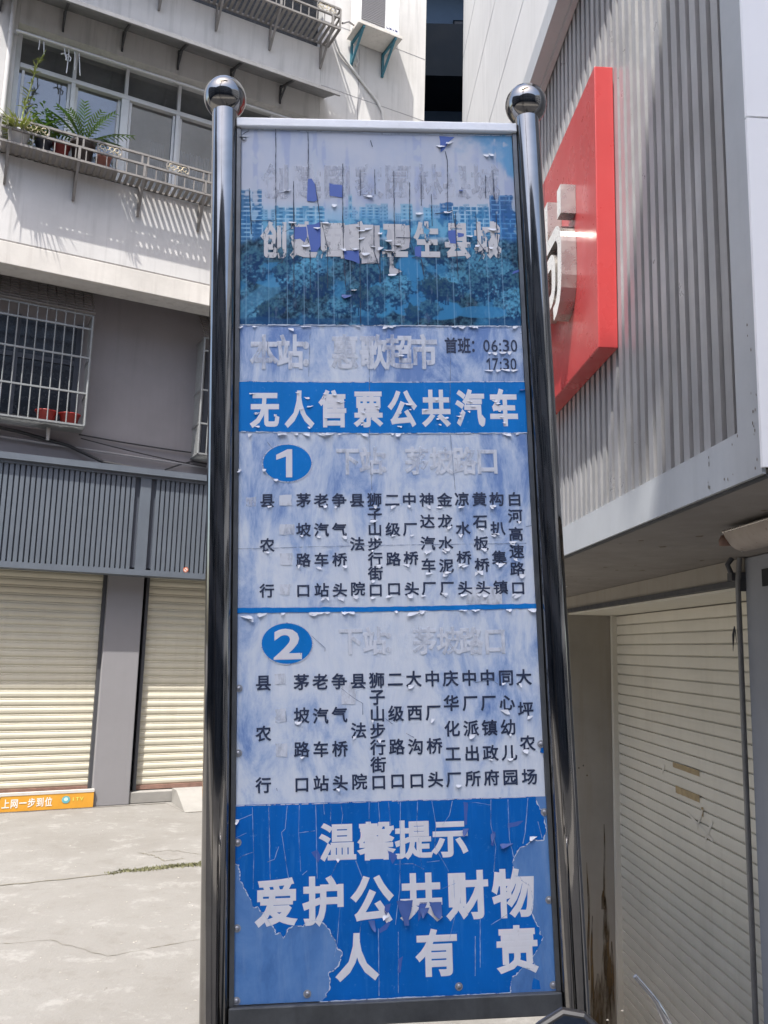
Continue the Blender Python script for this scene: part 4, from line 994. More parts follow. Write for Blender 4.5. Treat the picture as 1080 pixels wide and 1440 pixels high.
# pale vertical cracks in the blue vinyl
b = MB()
cracks = [[(355, 1135), (357, 1205), (356, 1250)], [(378, 1134), (379, 1180), (380, 1236)], [(404, 1133), (401, 1165), (396, 1170), (404, 1225), (406, 1236)], [(421, 1132), (420, 1170), (423, 1225)], [(444, 1131), (445, 1180), (446, 1235)], [(465, 1131), (465, 1160)], [(479, 1130), (482, 1145), (480, 1160)],
          [(519, 1128), (519, 1160)], [(532, 1128), (534, 1156)], [(546, 1127), (549, 1160)], [(563, 1128), (562, 1250), (556, 1300)], [(587, 1127), (586, 1158), (593, 1222)], [(607, 1126), (613, 1160), (611, 1190), (631, 1225)], [(636, 1126), (632, 1146), (622, 1160)], [(690, 1124), (690, 1160), (697, 1190), (694, 1226)], [(714, 1124), (716, 1180), (722, 1205)],
          [(742, 1122), (738, 1170), (735, 1186)], [(756, 1155), (762, 1178)], [(475, 1210), (464, 1235)], [(500, 1210), (510, 1235)], [(478, 1276), (474, 1325), (470, 1345)], [(508, 1294), (505, 1320)], [(675, 1290), (675, 1360)], [(640, 1285), (632, 1320)], [(560, 1310), (560, 1396)], [(532, 1305), (533, 1400)], [(330, 1155), (354, 1145)], [(420, 1171), (443, 1168)], [(327, 1180), (347, 1171)], [(600, 1212), (618, 1210)], [(555, 1215), (580, 1214), (596, 1222)],
          [(333, 1210), (342, 1203), (356, 1198)], [(650, 1130), (668, 1128), (690, 1132)], [(668, 1316), (668, 1372)], [(690, 1300), (712, 1286)], [(376, 1212), (386, 1208), (392, 1190)], [(425, 1230), (432, 1224)], [(455, 1128), (456, 1145)], [(620, 1250), (640, 1242)]]
for c_ in cracks: ribbon(b, c_, random.choice((.0010, .0014, .0018)), Y3)
b.build('vinyl_crack', M['crackline'], nv)
b = MB()
for P in ([(437, 1198), (446, 1195), (452, 1205), (448, 1212)], [o7(*p) for p in ((1010, 360), (1050, 385), (1075, 400), (1045, 450), (1030, 420))], [o7(*p) for p in ((1000, 700), (1035, 690), (1030, 730), (1005, 770), (990, 740))], [o7(*p) for p in ((960, 850), (1020, 800), (1030, 810), (1010, 850), (965, 870))], [o8(*p) for p in ((380, 62), (402, 70), (395, 180), (385, 185))], [o8(*p) for p in ((150, 590), (190, 590), (165, 650), (142, 690), (138, 640))],
          [o8(*p) for p in ((528, 215), (545, 225), (535, 295), (522, 290))], [o8(*p) for p in ((610, 175), (690, 165), (660, 190), (612, 200))], [o8(*p) for p in ((40, 885), (60, 870), (48, 955), (36, 960))]):
    poly_px(b, P, Y3, 0, .0006)
b.build('bare_patch', M['bare'], nv)

# --- header picture: a faded print of a town beyond trees, drawn as a fine coloured grid
def vnoise(h, w_, cy, cx, seed):
    r_ = np.random.default_rng(seed); g_ = r_.random((cy + 3, cx + 3))
    yy = np.linspace(0, cy, h, endpoint=False); xx = np.linspace(0, cx, w_, endpoint=False)
    yi = yy.astype(int); xi = xx.astype(int); fy = (yy - yi)[:, None]; fx = (xx - xi)[None, :]; fy = fy * fy * (3 - 2 * fy); fx = fx * fx * (3 - 2 * fx)
    a = g_[yi][:, xi]; c = g_[yi][:, xi + 1]; d = g_[yi + 1][:, xi]; e = g_[yi + 1][:, xi + 1]
    return (a * (1 - fx) + c * fx) * (1 - fy) + (d * (1 - fx) + e * fx) * fy
def fbm(h, w_, s, seed, o=5):
    t = 0; a = 0
    for k in range(o):
        q = 0.55 ** k; t = t + q * vnoise(h, w_, max(1, int(s * h / w_ * 2 ** k)), max(1, int(s * 2 ** k)), seed + k); a += q
    return t / a
def header_colours(H_, W2):
    V = np.linspace(0, 1, H_)[:, None] * np.ones((1, W2)); U = np.ones((H_, 1)) * np.linspace(0, 1, W2)[None, :]   # V: 0 top .. 1 bottom
    f1 = fbm(H_, W2, 5, 1); f2 = fbm(H_, W2, 14, 20); f3 = fbm(H_, W2, 40, 40, 4); f4 = fbm(H_, W2, 95, 60, 3); f5 = fbm(H_, W2, 150, 90, 2); st_ = np.repeat(vnoise(1, W2, 1, 60, 99), H_, 0); fs_ = fbm(H_, W2, 24, 77, 3)
    def c(*v): return np.array(v)[None, None, :]
    def mx(a, b_, m): return a * (1 - m[..., None]) + b_ * m[..., None]
    def ss(x, a, b_): t = np.clip((x - a) / (b_ - a), 0, 1); return t * t * (3 - 2 * t)
    lo, hi = c(.022, .095, .215), c(.17, .36, .52)
    img = mx(c(.50, .545, .635), c(.44, .50, .62), ss(f1, .4, .65))                         # bleached sky
    img = mx(img, c(.30, .37, .58), ss(f1 * .6 + st_ * .4, .56, .66) * .55 * (V < .42))
    img = mx(img, c(.10, .31, .55), ss(U + .25 * f2 - .9 * V, .85, .98) * ss(.30 - V + .1 * (f2 - .5), 0, .12) * (U > .6) * .9)   # blue corner kept
    # skyline blocks
    rr = np.random.default_rng(5)
    def block(u0, u1, v0, v1, body, line, nu, nv, m=.85):
        nonlocal img
        k = ((U > u0) & (U < u1) & (V > v0 + .012 * (f3 - .5)) & (V < v1)).astype(float)
        img = mx(img, np.ones_like(img) * c(*body) * (0.75 + .5 * f2[..., None]), k * m)
        gu = ((U - u0) / (u1 - u0) * nu) % 1; gv = ((V - v0) / (v1 - v0) * nv) % 1
        img = mx(img, np.ones_like(img) * c(*line), k * m * ((gv < .28) | (gu < .18)) * ss(f3, .3, .6))
        img = mx(img, np.ones_like(img) * c(.03, .11, .24), k * m * ((gv > .45) & (gv < .85) & (gu > .45) & (gu < .8)) * .7)
    for i in range(26):
        u0 = rr.random(); w3 = .012 + .035 * rr.random(); t = .36 + .09 * rr.random() ; block(u0, u0 + w3, t, .5, (.16 + .1 * rr.random(), .36, .52), (.34, .5, .62), 3, 6, .7)
    block(-.01, .075, .315, .60, (.05, .18, .36), (.42, .54, .66), 2, 13, .95); block(.12, .30, .40, .545, (.13, .33, .52), (.50, .60, .68), 5, 7, .95); block(.425, .50, .395, .47, (.14, .32, .50), (.38, .52, .62), 3, 5); block(.385, .40, .33, .46, (.18, .38, .55), (.36, .5, .6), 1, 3)
    block(.66, .695, .40, .50, (.18, .42, .6), (.4, .55, .65), 2, 5); block(.72, .77, .37, .53, (.03, .14, .34), (.13, .28, .48), 2, 9, .95); block(.765, .90, .385, .60, (.08, .26, .46), (.50, .60, .68), 6, 10, .97); block(.905, 1.01, .325, .62, (.025, .11, .29), (.13, .29, .52), 3, 12, .97); block(.575, .62, .38, .46, (.2, .42, .58), (.38, .52, .62), 2, 4)
    # far bank and river
    k = ss(V + .05 * (f2 - .5), .455, .475) * (1 - ss(V, .545, .56)); k = k * (1 - ((U < .31) & (U > .11)) * .8) * (1 - (U < .08)) * (1 - (U > .75) * .9)
    img = mx(img, mx(c(.07, .20, .36) * np.ones_like(img), c(.22, .42, .56) * np.ones_like(img), ss(f3, .38, .62)), k)
    k = ((V > .505) & (V < .535) & (U > .30) & (U < .70)).astype(float) * ss(f2, .3, .5); img = mx(img, c(.20, .44, .60) * np.ones_like(img), k * .8)
    # trees
    tr = np.clip((f3 * .28 + f4 * .42 + f5 * .30 - .37) / .26, 0, 1) ** 1.25; tree = mx(c(.012, .065, .155) * np.ones_like(img), c(.19, .40, .53) * np.ones_like(img), tr)
    tree = mx(tree, c(.06, .24, .42) * np.ones_like(img), ss(f2, .54, .66) * .75); tree = tree * (.30 + .58 * ss(f1 * .5 + f2 * .5, .36, .62))[..., None]
    k = ss(V + .10 * (f2 - .5) + .02 * (f3 - .5), .545, .575); img = mx(img, tree, k)
    # lawns and path
    lawn = c(.06, .235, .42) * np.ones_like(img) * (.85 + .3 * f1[..., None])
    def blob(cu, cv, ru, rv, colr, m=1.0, s=.35):
        nonlocal img
        d = ((U - cu) / ru) ** 2 + ((V - cv) / rv) ** 2 + s * 2.2 * (f2 - .5); img = mx(img, np.ones_like(img) * colr, ss(d, 1.15, .85) * m)
    blob(.60, .78, .055, .14, lawn); blob(.63, .90, .10, .06, lawn); blob(.12, .75, .08, .06, lawn, .8); blob(.70, .92, .09, .05, lawn); blob(.86, .93, .10, .03, lawn, .8); blob(.50, .86, .05, .10, c(.07, .27, .44), .9)
    path = ss(np.abs((V - .93) + 1.02 * (U - .0)) / .05, 1.2, .8) * (U < .19) * (V > .70); img = mx(img, c(.16, .36, .52) * np.ones_like(img), path * .45)
    blob(.17, .735, .06, .012, c(.25, .45, .58), .8); blob(.60, .845, .06, .018, c(.05, .2, .38), .8)
    # single trees in front
    for i in range(38):
        tone = (.25, .45, .8, 1.1)[i % 4]; cu, cv = rr.random(), .66 + .30 * rr.random(); ru = .035 + .035 * rr.random(); rv = ru * 1.15
        d = ((U - cu) / ru) ** 2 + ((V - cv) / rv) ** 2 + 1.3 * (f3 - .5) + 1.4 * (f4 - .5); m = ss(d, 1.1, .6) * .9
        t2 = np.clip((f4 * .5 + f5 * .4 + f3 * .1 - .16 * (V - cv) / rv - .36) / .27, 0, 1) ** 1.2; cr2 = mx(c(.008, .045, .12) * np.ones_like(img), c(.15, .36, .49) * np.ones_like(img) * tone, t2); img = mx(img, cr2, m)
        k = ((np.abs(U - cu) < .0035) & (V > cv + rv * .6) & (V < cv + rv * 1.25)).astype(float); img = mx(img, c(.01, .05, .13) * np.ones_like(img), k * .8)
    k = ss(V + .03 * (f2 - .5), .955, .97) * ss(f1, .4, .5); img = mx(img, c(.015, .07, .17) * np.ones_like(img), k * .8)
    # worn pale streaks between the strips of the print
    img = mx(img, c(.47, .53, .62) * np.ones_like(img), ss(fs_ * .6 + st_ * .4, .66, .74) * ss(.62 - V, 0, .1) * .8)
    lines = np.zeros_like(U)
    for u_ in (.02, .10, .165, .225, .275, .33, .39, .45, .51, .57, .63, .70, .76, .82, .885, .94): lines = np.maximum(lines, (np.abs(U - u_ - .003 * (f1 - .5)) < .0016))
    img = mx(img, c(.40, .50, .62) * np.ones_like(img), lines * .35 * (V > .42))
    k = ss(V, .36, .46); img[..., 0] *= 1 - .34 * k; img[..., 1] *= 1 - .06 * k; img[..., 2] *= 1 + .06 * k
    return np.clip(img, 0, 1)
hp = MB(); W2, H2 = 560, 420
c4 = [Vector(S(*p)) for p in ((333.5, 182), (724, 191.5), (738.5, 459.5), (332.5, 457))]
xa, xb = -HW + .0112, HW - .0112; za = zt0 - .001; zb_ = (c4[2].y + c4[3].y) / 2
imgc = header_colours(H2, W2)
gx_, gz_ = np.meshgrid(np.linspace(xa, xb, W2), np.linspace(za, zb_, H2))
# film lifts and buckles between the strips
buck = np.zeros((H2, W2))
for j in range(0, 1): buck = 0.0009 * np.abs(np.sin(np.linspace(0, 16 * math.pi, W2)))[None, :] * fbm(H2, W2, 4, 301, 3)
co = np.stack([gx_, np.full_like(gx_, Y1) - buck, gz_], -1).reshape(-1, 3)
idx = np.arange(W2 * H2).reshape(H2, W2); q = np.stack([idx[1:, :-1], idx[1:, 1:], idx[:-1, 1:], idx[:-1, :-1]], -1).reshape(-1, 4)
me = bpy.data.meshes.new('printed_picture'); me.vertices.add(len(co)); me.vertices.foreach_set('co', co.ravel())
me.loops.add(q.size); me.loops.foreach_set('vertex_index', q.ravel()); me.polygons.add(len(q)); me.polygons.foreach_set('loop_start', np.arange(0, q.size, 4)); me.polygons.foreach_set('loop_total', np.full(len(q), 4)); me.update(calc_edges=True)
at = me.color_attributes.new('print', 'FLOAT_COLOR', 'POINT'); at.data.foreach_set('color', np.concatenate([imgc.reshape(-1, 3), np.ones((W2 * H2, 1))], 1).ravel())
m, nt, N, L, bs = newmat('faded_print'); a_ = N.new('ShaderNodeAttribute'); a_.attribute_name = 'print'
n2 = noise_n(N, L, texco(N, L, (1, 1, .3)), 80, 5, .7); L.new(mixc(N, L, rampf(N, L, n2, .55, .75, 0, .2), a_.outputs['Color'], (.36, .46, .60)), bs.inputs['Base Color']); bs.inputs['Roughness'].default_value = .5; bs.inputs['Specular IOR Level'].default_value = .15
me.materials.append(m); me.polygons.foreach_set('use_smooth', np.ones(len(q), bool))
pic = bpy.data.objects.new('printed_picture', me); COL.objects.link(pic); pic.parent = BS; pic['label'] = 'faded blue print of a town skyline above dark trees'

# title characters over the picture: one bleached row, one white torn row
Yp = Y1 - .0015
def row(b, txt, cxs, cy, w_, h_, y, bold, cys=None, mi=0):
    for i, (ch, cx) in enumerate(zip(txt, cxs)):
        cyy = cys[i] if cys else cy; x, z = S(cx, cyy); xr, _ = S(cx + w_ / 2, cyy); xl, _ = S(cx - w_ / 2, cyy); _, zu = S(cx, cyy - h_ / 2); _, zd = S(cx, cyy + h_ / 2)
        put_glyph(b, ch, x, z, xr - xl, zu - zd, y, bold, 0, mi)
b = MB(); row(b, '创建国家园林县城', (388, 432, 474, 518, 560, 602, 642, 682), 256, 40, 50, Yp, .035); b.build('bleached_title', worn('bleached_title_vinyl', (.46, .50, .59), .46, 24, .04, (1, 1, .3), .6, .12), pic)
b = MB(); row(b, '创建国家卫生县城', (386, 427, 468, 508, 555, 600, 643, 685), 338, 37, 52, Yp, .04); ti = b.build('torn_title', worn('torn_title_vinyl', (.56, .57, .59), .57, 34, .05, (1, 1, .5), .6, .03), pic)
o6 = lambda x, y: (320 + x / 4.909, 300 + y / 4.909); o7b = lambda x, y: (530 + x / 4.909, 300 + y / 4.909); o4 = lambda x, y: (320 + x / 4.909, 160 + y / 4.909); o5 = lambda x, y: (530 + x / 4.909, 160 + y / 4.909)
b = MB()
for P in ([o6(*p) for p in ((462, 100), (545, 98), (548, 165), (530, 205), (500, 180), (460, 185))], [o6(*p) for p in ((548, 85), (600, 80), (635, 65), (645, 120), (640, 230), (615, 270), (575, 268))], [o6(*p) for p in ((800, 262), (905, 262), (915, 355), (860, 330), (808, 320))], [o4(*p) for p in ((555, 455), (580, 452), (605, 490), (622, 600), (600, 615), (548, 608))], [o4(*p) for p in ((702, 485), (795, 500), (793, 582), (730, 575), (704, 570))],
          [o7b(*p) for p in ((490, 125), (545, 120), (550, 215), (505, 210), (492, 170))], [o7b(*p) for p in ((262, 235), (305, 230), (305, 305), (262, 300))], [o5(*p) for p in ((430, 160), (535, 165), (500, 195), (465, 250), (440, 270))], [o7b(*p) for p in ((555, 140), (600, 145), (598, 165), (560, 170))], [o7b(*p) for p in ((940, 405), (998, 385), (998, 400), (930, 425))]):
    poly_px(b, P, Yp - .0004, 0, .0005)
b.build('bare_patch', M['bare'], pic)
b = MB()
for P in ([o6(*p) for p in ((668, 68), (785, 70), (788, 215), (690, 240), (668, 200))], [o6(*p) for p in ((460, 185), (500, 178), (545, 165), (565, 260), (560, 292), (460, 290))], [o6(*p) for p in ((800, 85), (905, 75), (905, 260), (800, 258))], [o6(*p) for p in ((915, 90), (1050, 85), (1050, 350), (925, 350))], [o7b(*p) for p in ((70, 90), (225, 88), (225, 240), (130, 270), (75, 200))], [o6(*p) for p in ((700, 228), (790, 222), (792, 290), (690, 288))], [o7b(*p) for p in ((85, 300), (115, 300), (118, 380), (170, 405), (90, 430))]):
    poly_px(b, P, Yp + .0003, 0, .0008)
b.build('paper_patch', worn('bare_paper', (.50, .51, .54), .60, 16, .06, (1, 1, .6), .7, .06), pic)
b = MB()
for P in ([o4(*p) for p in ((333, 110), (334, 785))], [o4(*p) for p in ((555, 130), (558, 260), (555, 450))], [o4(*p) for p in ((455, 470), (458, 785))], [o4(*p) for p in ((605, 490), (630, 660), (640, 785))], [o4(*p) for p in ((795, 350), (795, 785))], [o4(*p) for p in ((915, 395), (918, 570))], [o4(*p) for p in ((1015, 390), (1018, 560))], [o4(*p) for p in ((150, 520), (165, 785))], [o4(*p) for p in ((165, 745), (330, 742))], [o4(*p) for p in ((345, 555), (400, 548))], [o4(*p) for p in ((925, 560), (990, 580), (1010, 572))],
          [o5(*p) for p in ((470, 265), (485, 330), (488, 690))], [o5(*p) for p in ((400, 695), (490, 685), (520, 670), (540, 785))], [o5(*p) for p in ((225, 480), (226, 785))], [o5(*p) for p in ((115, 400), (120, 785))], [o5(*p) for p in ((797, 395), (810, 600))], [o5(*p) for p in ((748, 430), (748, 590))], [o5(*p) for p in ((305, 430), (306, 640))], [o5(*p) for p in ((375, 560), (380, 780))], [o4(*p) for p in ((985, 190), (1000, 235))], [o4(*p) for p in ((105, 150), (125, 135), (150, 125))],
          [o6(*p) for p in ((160, 0), (165, 150))], [o6(*p) for p in ((333, 0), (340, 280))], [o6(*p) for p in ((460, 0), (458, 560))], [o6(*p) for p in ((570, 270), (572, 560))], [o6(*p) for p in ((650, 60), (690, 240), (690, 520))], [o6(*p) for p in ((795, 0), (800, 260), (815, 500), (820, 545), (890, 535))], [o6(*p) for p in ((910, 60), (918, 770))], [o6(*p) for p in ((1010, 90), (1010, 270), (1050, 390))], [o6(*p) for p in ((920, 355), (1000, 345), (1050, 355))], [o6(*p) for p in ((345, 355), (375, 345), (385, 320))], [o6(*p) for p in ((400, 130), (440, 110), (455, 65))],
          [o7b(*p) for p in ((118, 0), (125, 300))], [o7b(*p) for p in ((225, 0), (230, 200), (255, 275))], [o7b(*p) for p in ((540, 0), (548, 230), (560, 470))], [o7b(*p) for p in ((20, 265), (120, 270))], [o7b(*p) for p in ((130, 172), (230, 174))], [o7b(*p) for p in ((680, 0), (690, 190), (740, 260), (700, 340))], [o7b(*p) for p in ((820, 0), (838, 300))], [o7b(*p) for p in ((150, 380), (155, 540))], [o7b(*p) for p in ((240, 310), (305, 320), (325, 440))], [o7b(*p) for p in ((765, 200), (770, 290))], [o7b(*p) for p in ((20, 260), (22, 480))]):
    ribbon(b, P, .0019, Yp - .001)
b.build('print_crack', M['crackdark'], pic)
b = MB(); ribbon(b, [(333, 457.5), (430, 457.8), (540, 458.6), (640, 459), (738, 459.6)], .0028, Yp - .0004); ribbon(b, [(336, 184), (380, 183), (430, 186), (480, 186), (530, 189), (600, 190), (660, 191), (722, 192)], .003, Yp - .0004); b.build('torn_edge', M['rim'], pic)

# --- blue heading band, line, number discs, lettering
def quad_px(name, pts, mat, y, parent, jit=.0005):
    b = MB(); poly_px(b, pts, y, 0, jit); return b.build(name, mat, parent)
band = quad_px('heading_band', [(331.5, 536.5), (540, 538), (742.5, 537), (745, 608.7), (540, 609.8), (331, 607)], M['blue_b'], Y2, brd)
b = MB(); ribbon(b, [(332, 536.5), (430, 537.5), (540, 538), (742, 537)], .0022, Y3); ribbon(b, [(331, 607), (430, 609), (540, 610), (745, 609)], .0026, Y3); b.build('torn_edge', M['rim'], band)
b = MB(); row(b, '无人售票公共汽车', (372.5, 421, 469, 518, 565.5, 613, 661, 708), 575, 41, 53, Y3, .034, (575.5, 575.5, 575, 575, 574.5, 574, 574, 573.5)); b.build('heading_lettering', M['white_v'], band)
quad_px('divider_line', [(329.5, 855), (540, 853.5), (756, 848.8), (757, 855.6), (540, 860), (329.5, 862.3)], M['blue_b'], Y2, brd)
for (cx, cy, rx, ry, dg, gx0, gx1, gy0, gy1) in ((404, 651.5, 34, 26, '1', 388.5, 411, 632, 671.5), (403.5, 905, 35.5, 28.5, '2', 385, 424.5, 884, 927.5)):
    b = MB(); poly_px(b, [(cx + (rx + 1.3) * math.cos(t * .157), cy + (ry + 1.3) * math.sin(t * .157)) for t in range(40)], Y2 + .0002, 1); poly_px(b, [(cx + rx * math.cos(t * .157), cy + ry * math.sin(t * .157)) for t in range(40)], Y2, 0)
    d_ = b.build('route_disc', [M['blue_b'], M['rim']], brd)
    b = MB(); x0_, z0_ = S((gx0 + gx1) / 2, (gy0 + gy1) / 2); ww = S(gx1, gy0)[0] - S(gx0, gy0)[0]; hh = S(gx0, gy0)[1] - S(gx0, gy1)[1]
    put_glyph(b, dg, x0_, z0_, ww, hh, Y3, .030, 0, 0, True); b.build('route_number', M['white_v'], d_)
b = MB(); row(b, '本站：惠歌超市', (371, 408, 440, 485, 525, 561, 596), 495, 39, 50, Y2, .032); b.build('ghost_lettering', M['ghost'], brd)
b = MB(); row(b, '下站：茅坡路口', (489, 522, 548, 586, 621, 653, 685), 648, 34, 40, Y2, .032); b.build('ghost_lettering', M['ghost'], brd)
b = MB(); row(b, '下站：茅坡路口', (493, 527, 555, 597, 631, 662, 696), 901, 34, 40, Y2, .032); b.build('ghost_lettering', M['ghost'], brd)
b = MB(); row(b, '首班：', (634, 652.5, 670), 486, 18.5, 23, Y2, .022)
def boxed(b, txt, x0, x1, y0, y1, y, bold, mi=0):
    ws = [1.0 if ch != ':' else .32 for ch in txt]; gap = .24; tot = sum(ws) + gap * (len(ws) - 1); px = x0
    for ch, w_ in zip(txt, ws):
        wpx = (x1 - x0) * w_ / tot; a, c_ = px, px + wpx; px = c_ + (x1 - x0) * gap / tot
        k = .42 if ch == '1' else 0; a += wpx * k * .6; c_ -= wpx * k * .4
        yy0, yy1 = (y0, y1) if ch != ':' else (y0 + (y1 - y0) * .28, y1 - (y1 - y0) * .02)
        x, z = S((a + c_) / 2, (yy0 + yy1) / 2); put_glyph(b, ch, x, z, S(c_, yy0)[0] - S(a, yy0)[0], S(a, yy0)[1] - S(a, yy1)[1], y, bold, 0, mi, True)
boxed(b, '06:30', 679.5, 727, 478, 495, Y2, .006); boxed(b, '17:30', 682, 726, 504, 521, Y2, .006)
b.build('timetable_lettering', M['navy_v'], brd)
r1 = MB(); r2 = MB(); SMALL = []
def column(b, txt, xt, xb, ys, w_, h_):
    n = len(txt)
    for i, (ch, y) in enumerate(zip(txt, ys)):
        x = xt + (xb - xt) * (i / (n - 1)); row(b, ch, (x,), y, w_, h_, Y2, .022); SMALL.append((x, y))
for t in (('县农行', 376, 375.4, (703.8, 766.6, 830.7)), ('茅坡路口', 427, 426.5, (703.4, 745, 787.4, 830.3)), ('老汽车站', 451.8, 452.3, (704, 745, 787, 829.7)), ('争气桥头', 476.9, 478, (703.4, 745, 787, 829.7)), ('县法院', 502, 503, (703.4, 765, 828)), ('狮子山步行街口', 526.6, 528.3, (702.8, 723, 744, 765, 786, 806, 829.7)), ('二级路口', 551.5, 554, (703, 744.4, 786, 827.8)), ('中厂桥头', 575.5, 579, (703, 744, 785, 827.8)),
          ('神达汽车厂', 600, 603.2, (703, 733.3, 764, 795, 827)), ('金龙水泥厂', 625, 628.4, (703, 733, 764, 795.5, 826.7)), ('凉水桥头', 649.5, 653.8, (702, 743.3, 784.4, 826.7)), ('黄石板桥头', 674, 679, (702, 733.3, 763.8, 794.5, 826.7)), ('构扒集镇', 698.2, 703.8, (702, 743, 784, 826)), ('白河高速路口', 723.3, 728.4, (702, 725.5, 751, 775.5, 800, 826.7))): column(r1, t[0], t[1], t[2], t[3], 21.3, 20.2)
for t in (('县农行', 370.5, 370.5, (960, 1031.4, 1103.8)), ('茅坡路口', 424, 424.5, (959, 1005.9, 1053.8, 1102.8)), ('老汽车站', 450.5, 451.5, (958.6, 1006.5, 1053.4, 1101.3)), ('争气桥头', 477, 478.5, (958, 1004.8, 1052.7, 1100.6)), ('县法院', 503.6, 505.3, (957.5, 1027, 1099)), ('狮子山步行街口', 529.8, 532.5, (956.5, 980, 1003.7, 1027.6, 1050.6, 1075, 1099.6)), ('二级路口', 555.7, 559, (955, 1003, 1049.8, 1097.7)), ('大西沟口', 581.7, 586, (954.4, 1001.9, 1049.8, 1097.3)), ('中厂桥头', 607.8, 612.3, (954.2, 1001.7, 1048.7, 1096)),
          ('庆华化工厂', 633.3, 638, (953.8, 988.5, 1024.4, 1059.5, 1095.6)), ('中厂派出所', 659.7, 665, (953.3, 988.5, 1023.9, 1059, 1094.5)), ('中厂镇政府', 685.4, 691, (952.6, 988, 1023.2, 1058.6, 1093.3)), ('同心幼儿园', 711.3, 717.5, (952.6, 987.8, 1022.5, 1058, 1092.6)), ('大坪农场', 736.3, 744.4, (952, 997.7, 1045, 1092))): column(r2, t[0], t[1], t[2], t[3], 22.6, 23.2)
r1.build('route_stop_lettering', M['navy_v'], brd); r2.build('route_stop_lettering', M['navy_v'], brd)
# bleached rectangles where a column of names once stood
b = MB()
for (x0_, y0_, x1_, y1_) in ((393, 697, 410, 711), (393, 738, 414, 752), (394, 778, 411, 795), (394, 822, 408, 836), (346, 700, 360, 712), (387, 948, 402, 962), (387, 997, 402, 1015), (388, 1046, 404, 1064), (656, 826, 706, 850), (480, 960, 500, 990)): poly_px(b, [(x0_, y0_), (x1_, y0_ - 1), (x1_, y1_), (x0_, y1_)], Y2 + .0003, 0, .0008)
b.build('bleached_patch', M['ghost'], brd)
b = MB(); row(b, '温馨提示', (475, 529, 581.5, 633), 1181, 52, 55, Y3, .034, (1183.5, 1182, 1180, 1178)); row(b, '爱护公共财物', (389, 455.6, 523, 592, 657.5, 722), 1262, 60, 70, Y3, .036, (1268, 1266, 1264, 1261, 1258, 1255.5)); row(b, '人有责', (502, 614.5, 727), 1340, 60, 68, Y3, .036, (1345, 1339, 1334)); b.build('notice_lettering', M['white_v'], nv)
# fine creases in the pale film
b = MB()
for P in ([(329, 772), (365, 771.5), (440, 769), (540, 767), (640, 765.5), (740, 764)], [(480, 968), (498, 982), (510, 989), (510, 1005)], [(438, 894), (457, 911), (457, 916)], [(571, 1031), (582, 1037)], [(384, 632), (376, 622)], [(402, 1000), (403, 1015)], [(389, 1108), (390, 1112)], [(541, 1010), (552, 1018)], [(519, 490), (520, 640)], [(436, 470), (434, 530)], [(376, 480), (377, 510)], [(634, 470), (632, 600)], [(668, 960), (690, 955), (700, 962)], [(739, 741), (752, 738)], [(755, 844), (757, 858)], [(633, 612), (640, 690)], [(521, 650), (523, 690)], [(731, 470), (739, 468)], [(560, 1130), (560, 1128)]): ribbon(b, P, .0015, Y3 + .0002)
b.build('film_crease', worn('crease_shade', (.20, .26, .38), .56, 30, .1, (1, 1, 1), .8, .1), brd)

# --- curled flakes of film (real little lips standing off the board)
fl = MB(); fb = MB()
def flake(b, px, py, w_, h_, lift, mi=0):
    x, z = S(px, py); n = 4; m_ = 3; sk_ = random.uniform(-.5, .5) * w_; vs = []
    w_ *= .85; h_ *= .85; wid = [1.0, random.uniform(.7, .95), random.uniform(.3, .75), random.uniform(.03, .3)]
    for j in range(m_ + 1):
        t = j / m_
        for i in range(n + 1):
            s_ = i / n - .5; vs.append((x + s_ * w_ * wid[j] + sk_ * t + random.gauss(0, .0004), Y3 - .0004 - lift * t ** 1.3 * (1 - .25 * abs(s_)), z - h_ * t * (1 - .3 * t) + random.gauss(0, .0005)))
    b.add(vs, [(j * (n + 1) + i, (j + 1) * (n + 1) + i, (j + 1) * (n + 1) + i + 1, j * (n + 1) + i + 1) for j in range(m_) for i in range(n)], mi, True)
px2m = .84 / 440
for (x, y) in SMALL:
    route1 = y < 850
    for _ in range(random.choice((0, 1, 1, 1, 2)) if route1 else random.choice((0, 0, 0, 1))):
        flake(fl, x + random.uniform(-8, 8), y + random.uniform(7, 10.5), random.uniform(4, 13) * px2m, random.uniform(4, 11) * px2m, random.uniform(.003, .008))
for x in (372, 421, 469, 518, 565, 613, 661, 708):
    for _ in range(5): flake(fl, x + random.uniform(-17, 17), 575 + random.choice((-20, -8, 2, 10, 20)) + random.gauss(0, 3), random.uniform(5, 12) * px2m, random.uniform(3, 6) * px2m, random.uniform(.002, .006))
for x in (686, 697, 706, 718): flake(fl, x + random.uniform(-3, 3), 496 + random.uniform(-2, 2), random.uniform(6, 17) * px2m, random.uniform(5, 13) * px2m, .005); flake(fl, x + random.uniform(-3, 5), 521 + random.uniform(-2, 2), random.uniform(6, 17) * px2m, random.uniform(4, 12) * px2m, .005)
for (xa_, xb2, f_) in ((332, 742, lambda x: 459), (332, 745, lambda x: 610), (332, 757, lambda x: 863 - (x - 330) * .0165)):
    for _ in range(15): xx = random.uniform(xa_, xb2); flake(fl, xx, f_(xx), random.uniform(5, 16) * px2m, random.uniform(3, 10) * px2m, random.uniform(.003, .009))
for (x, y, w_, h_) in ((409, 462, 9, 11), (345, 866, 20, 8), (352, 868, 10, 12), (583, 861, 18, 9), (336, 660, 9, 10), (333, 1152, 8, 10), (750, 1176, 12, 8), (372, 660, 6, 8), (388, 674, 8, 7), (475, 1207, 6, 7), (543, 1287, 10, 8), (565, 500, 9, 5)): flake(fl, x, y, w_ * px2m, h_ * px2m, .009)
for _ in range(10): flake(fl, random.uniform(500, 560), random.uniform(315, 362), random.uniform(8, 18) * px2m, random.uniform(4, 12) * px2m, .008)
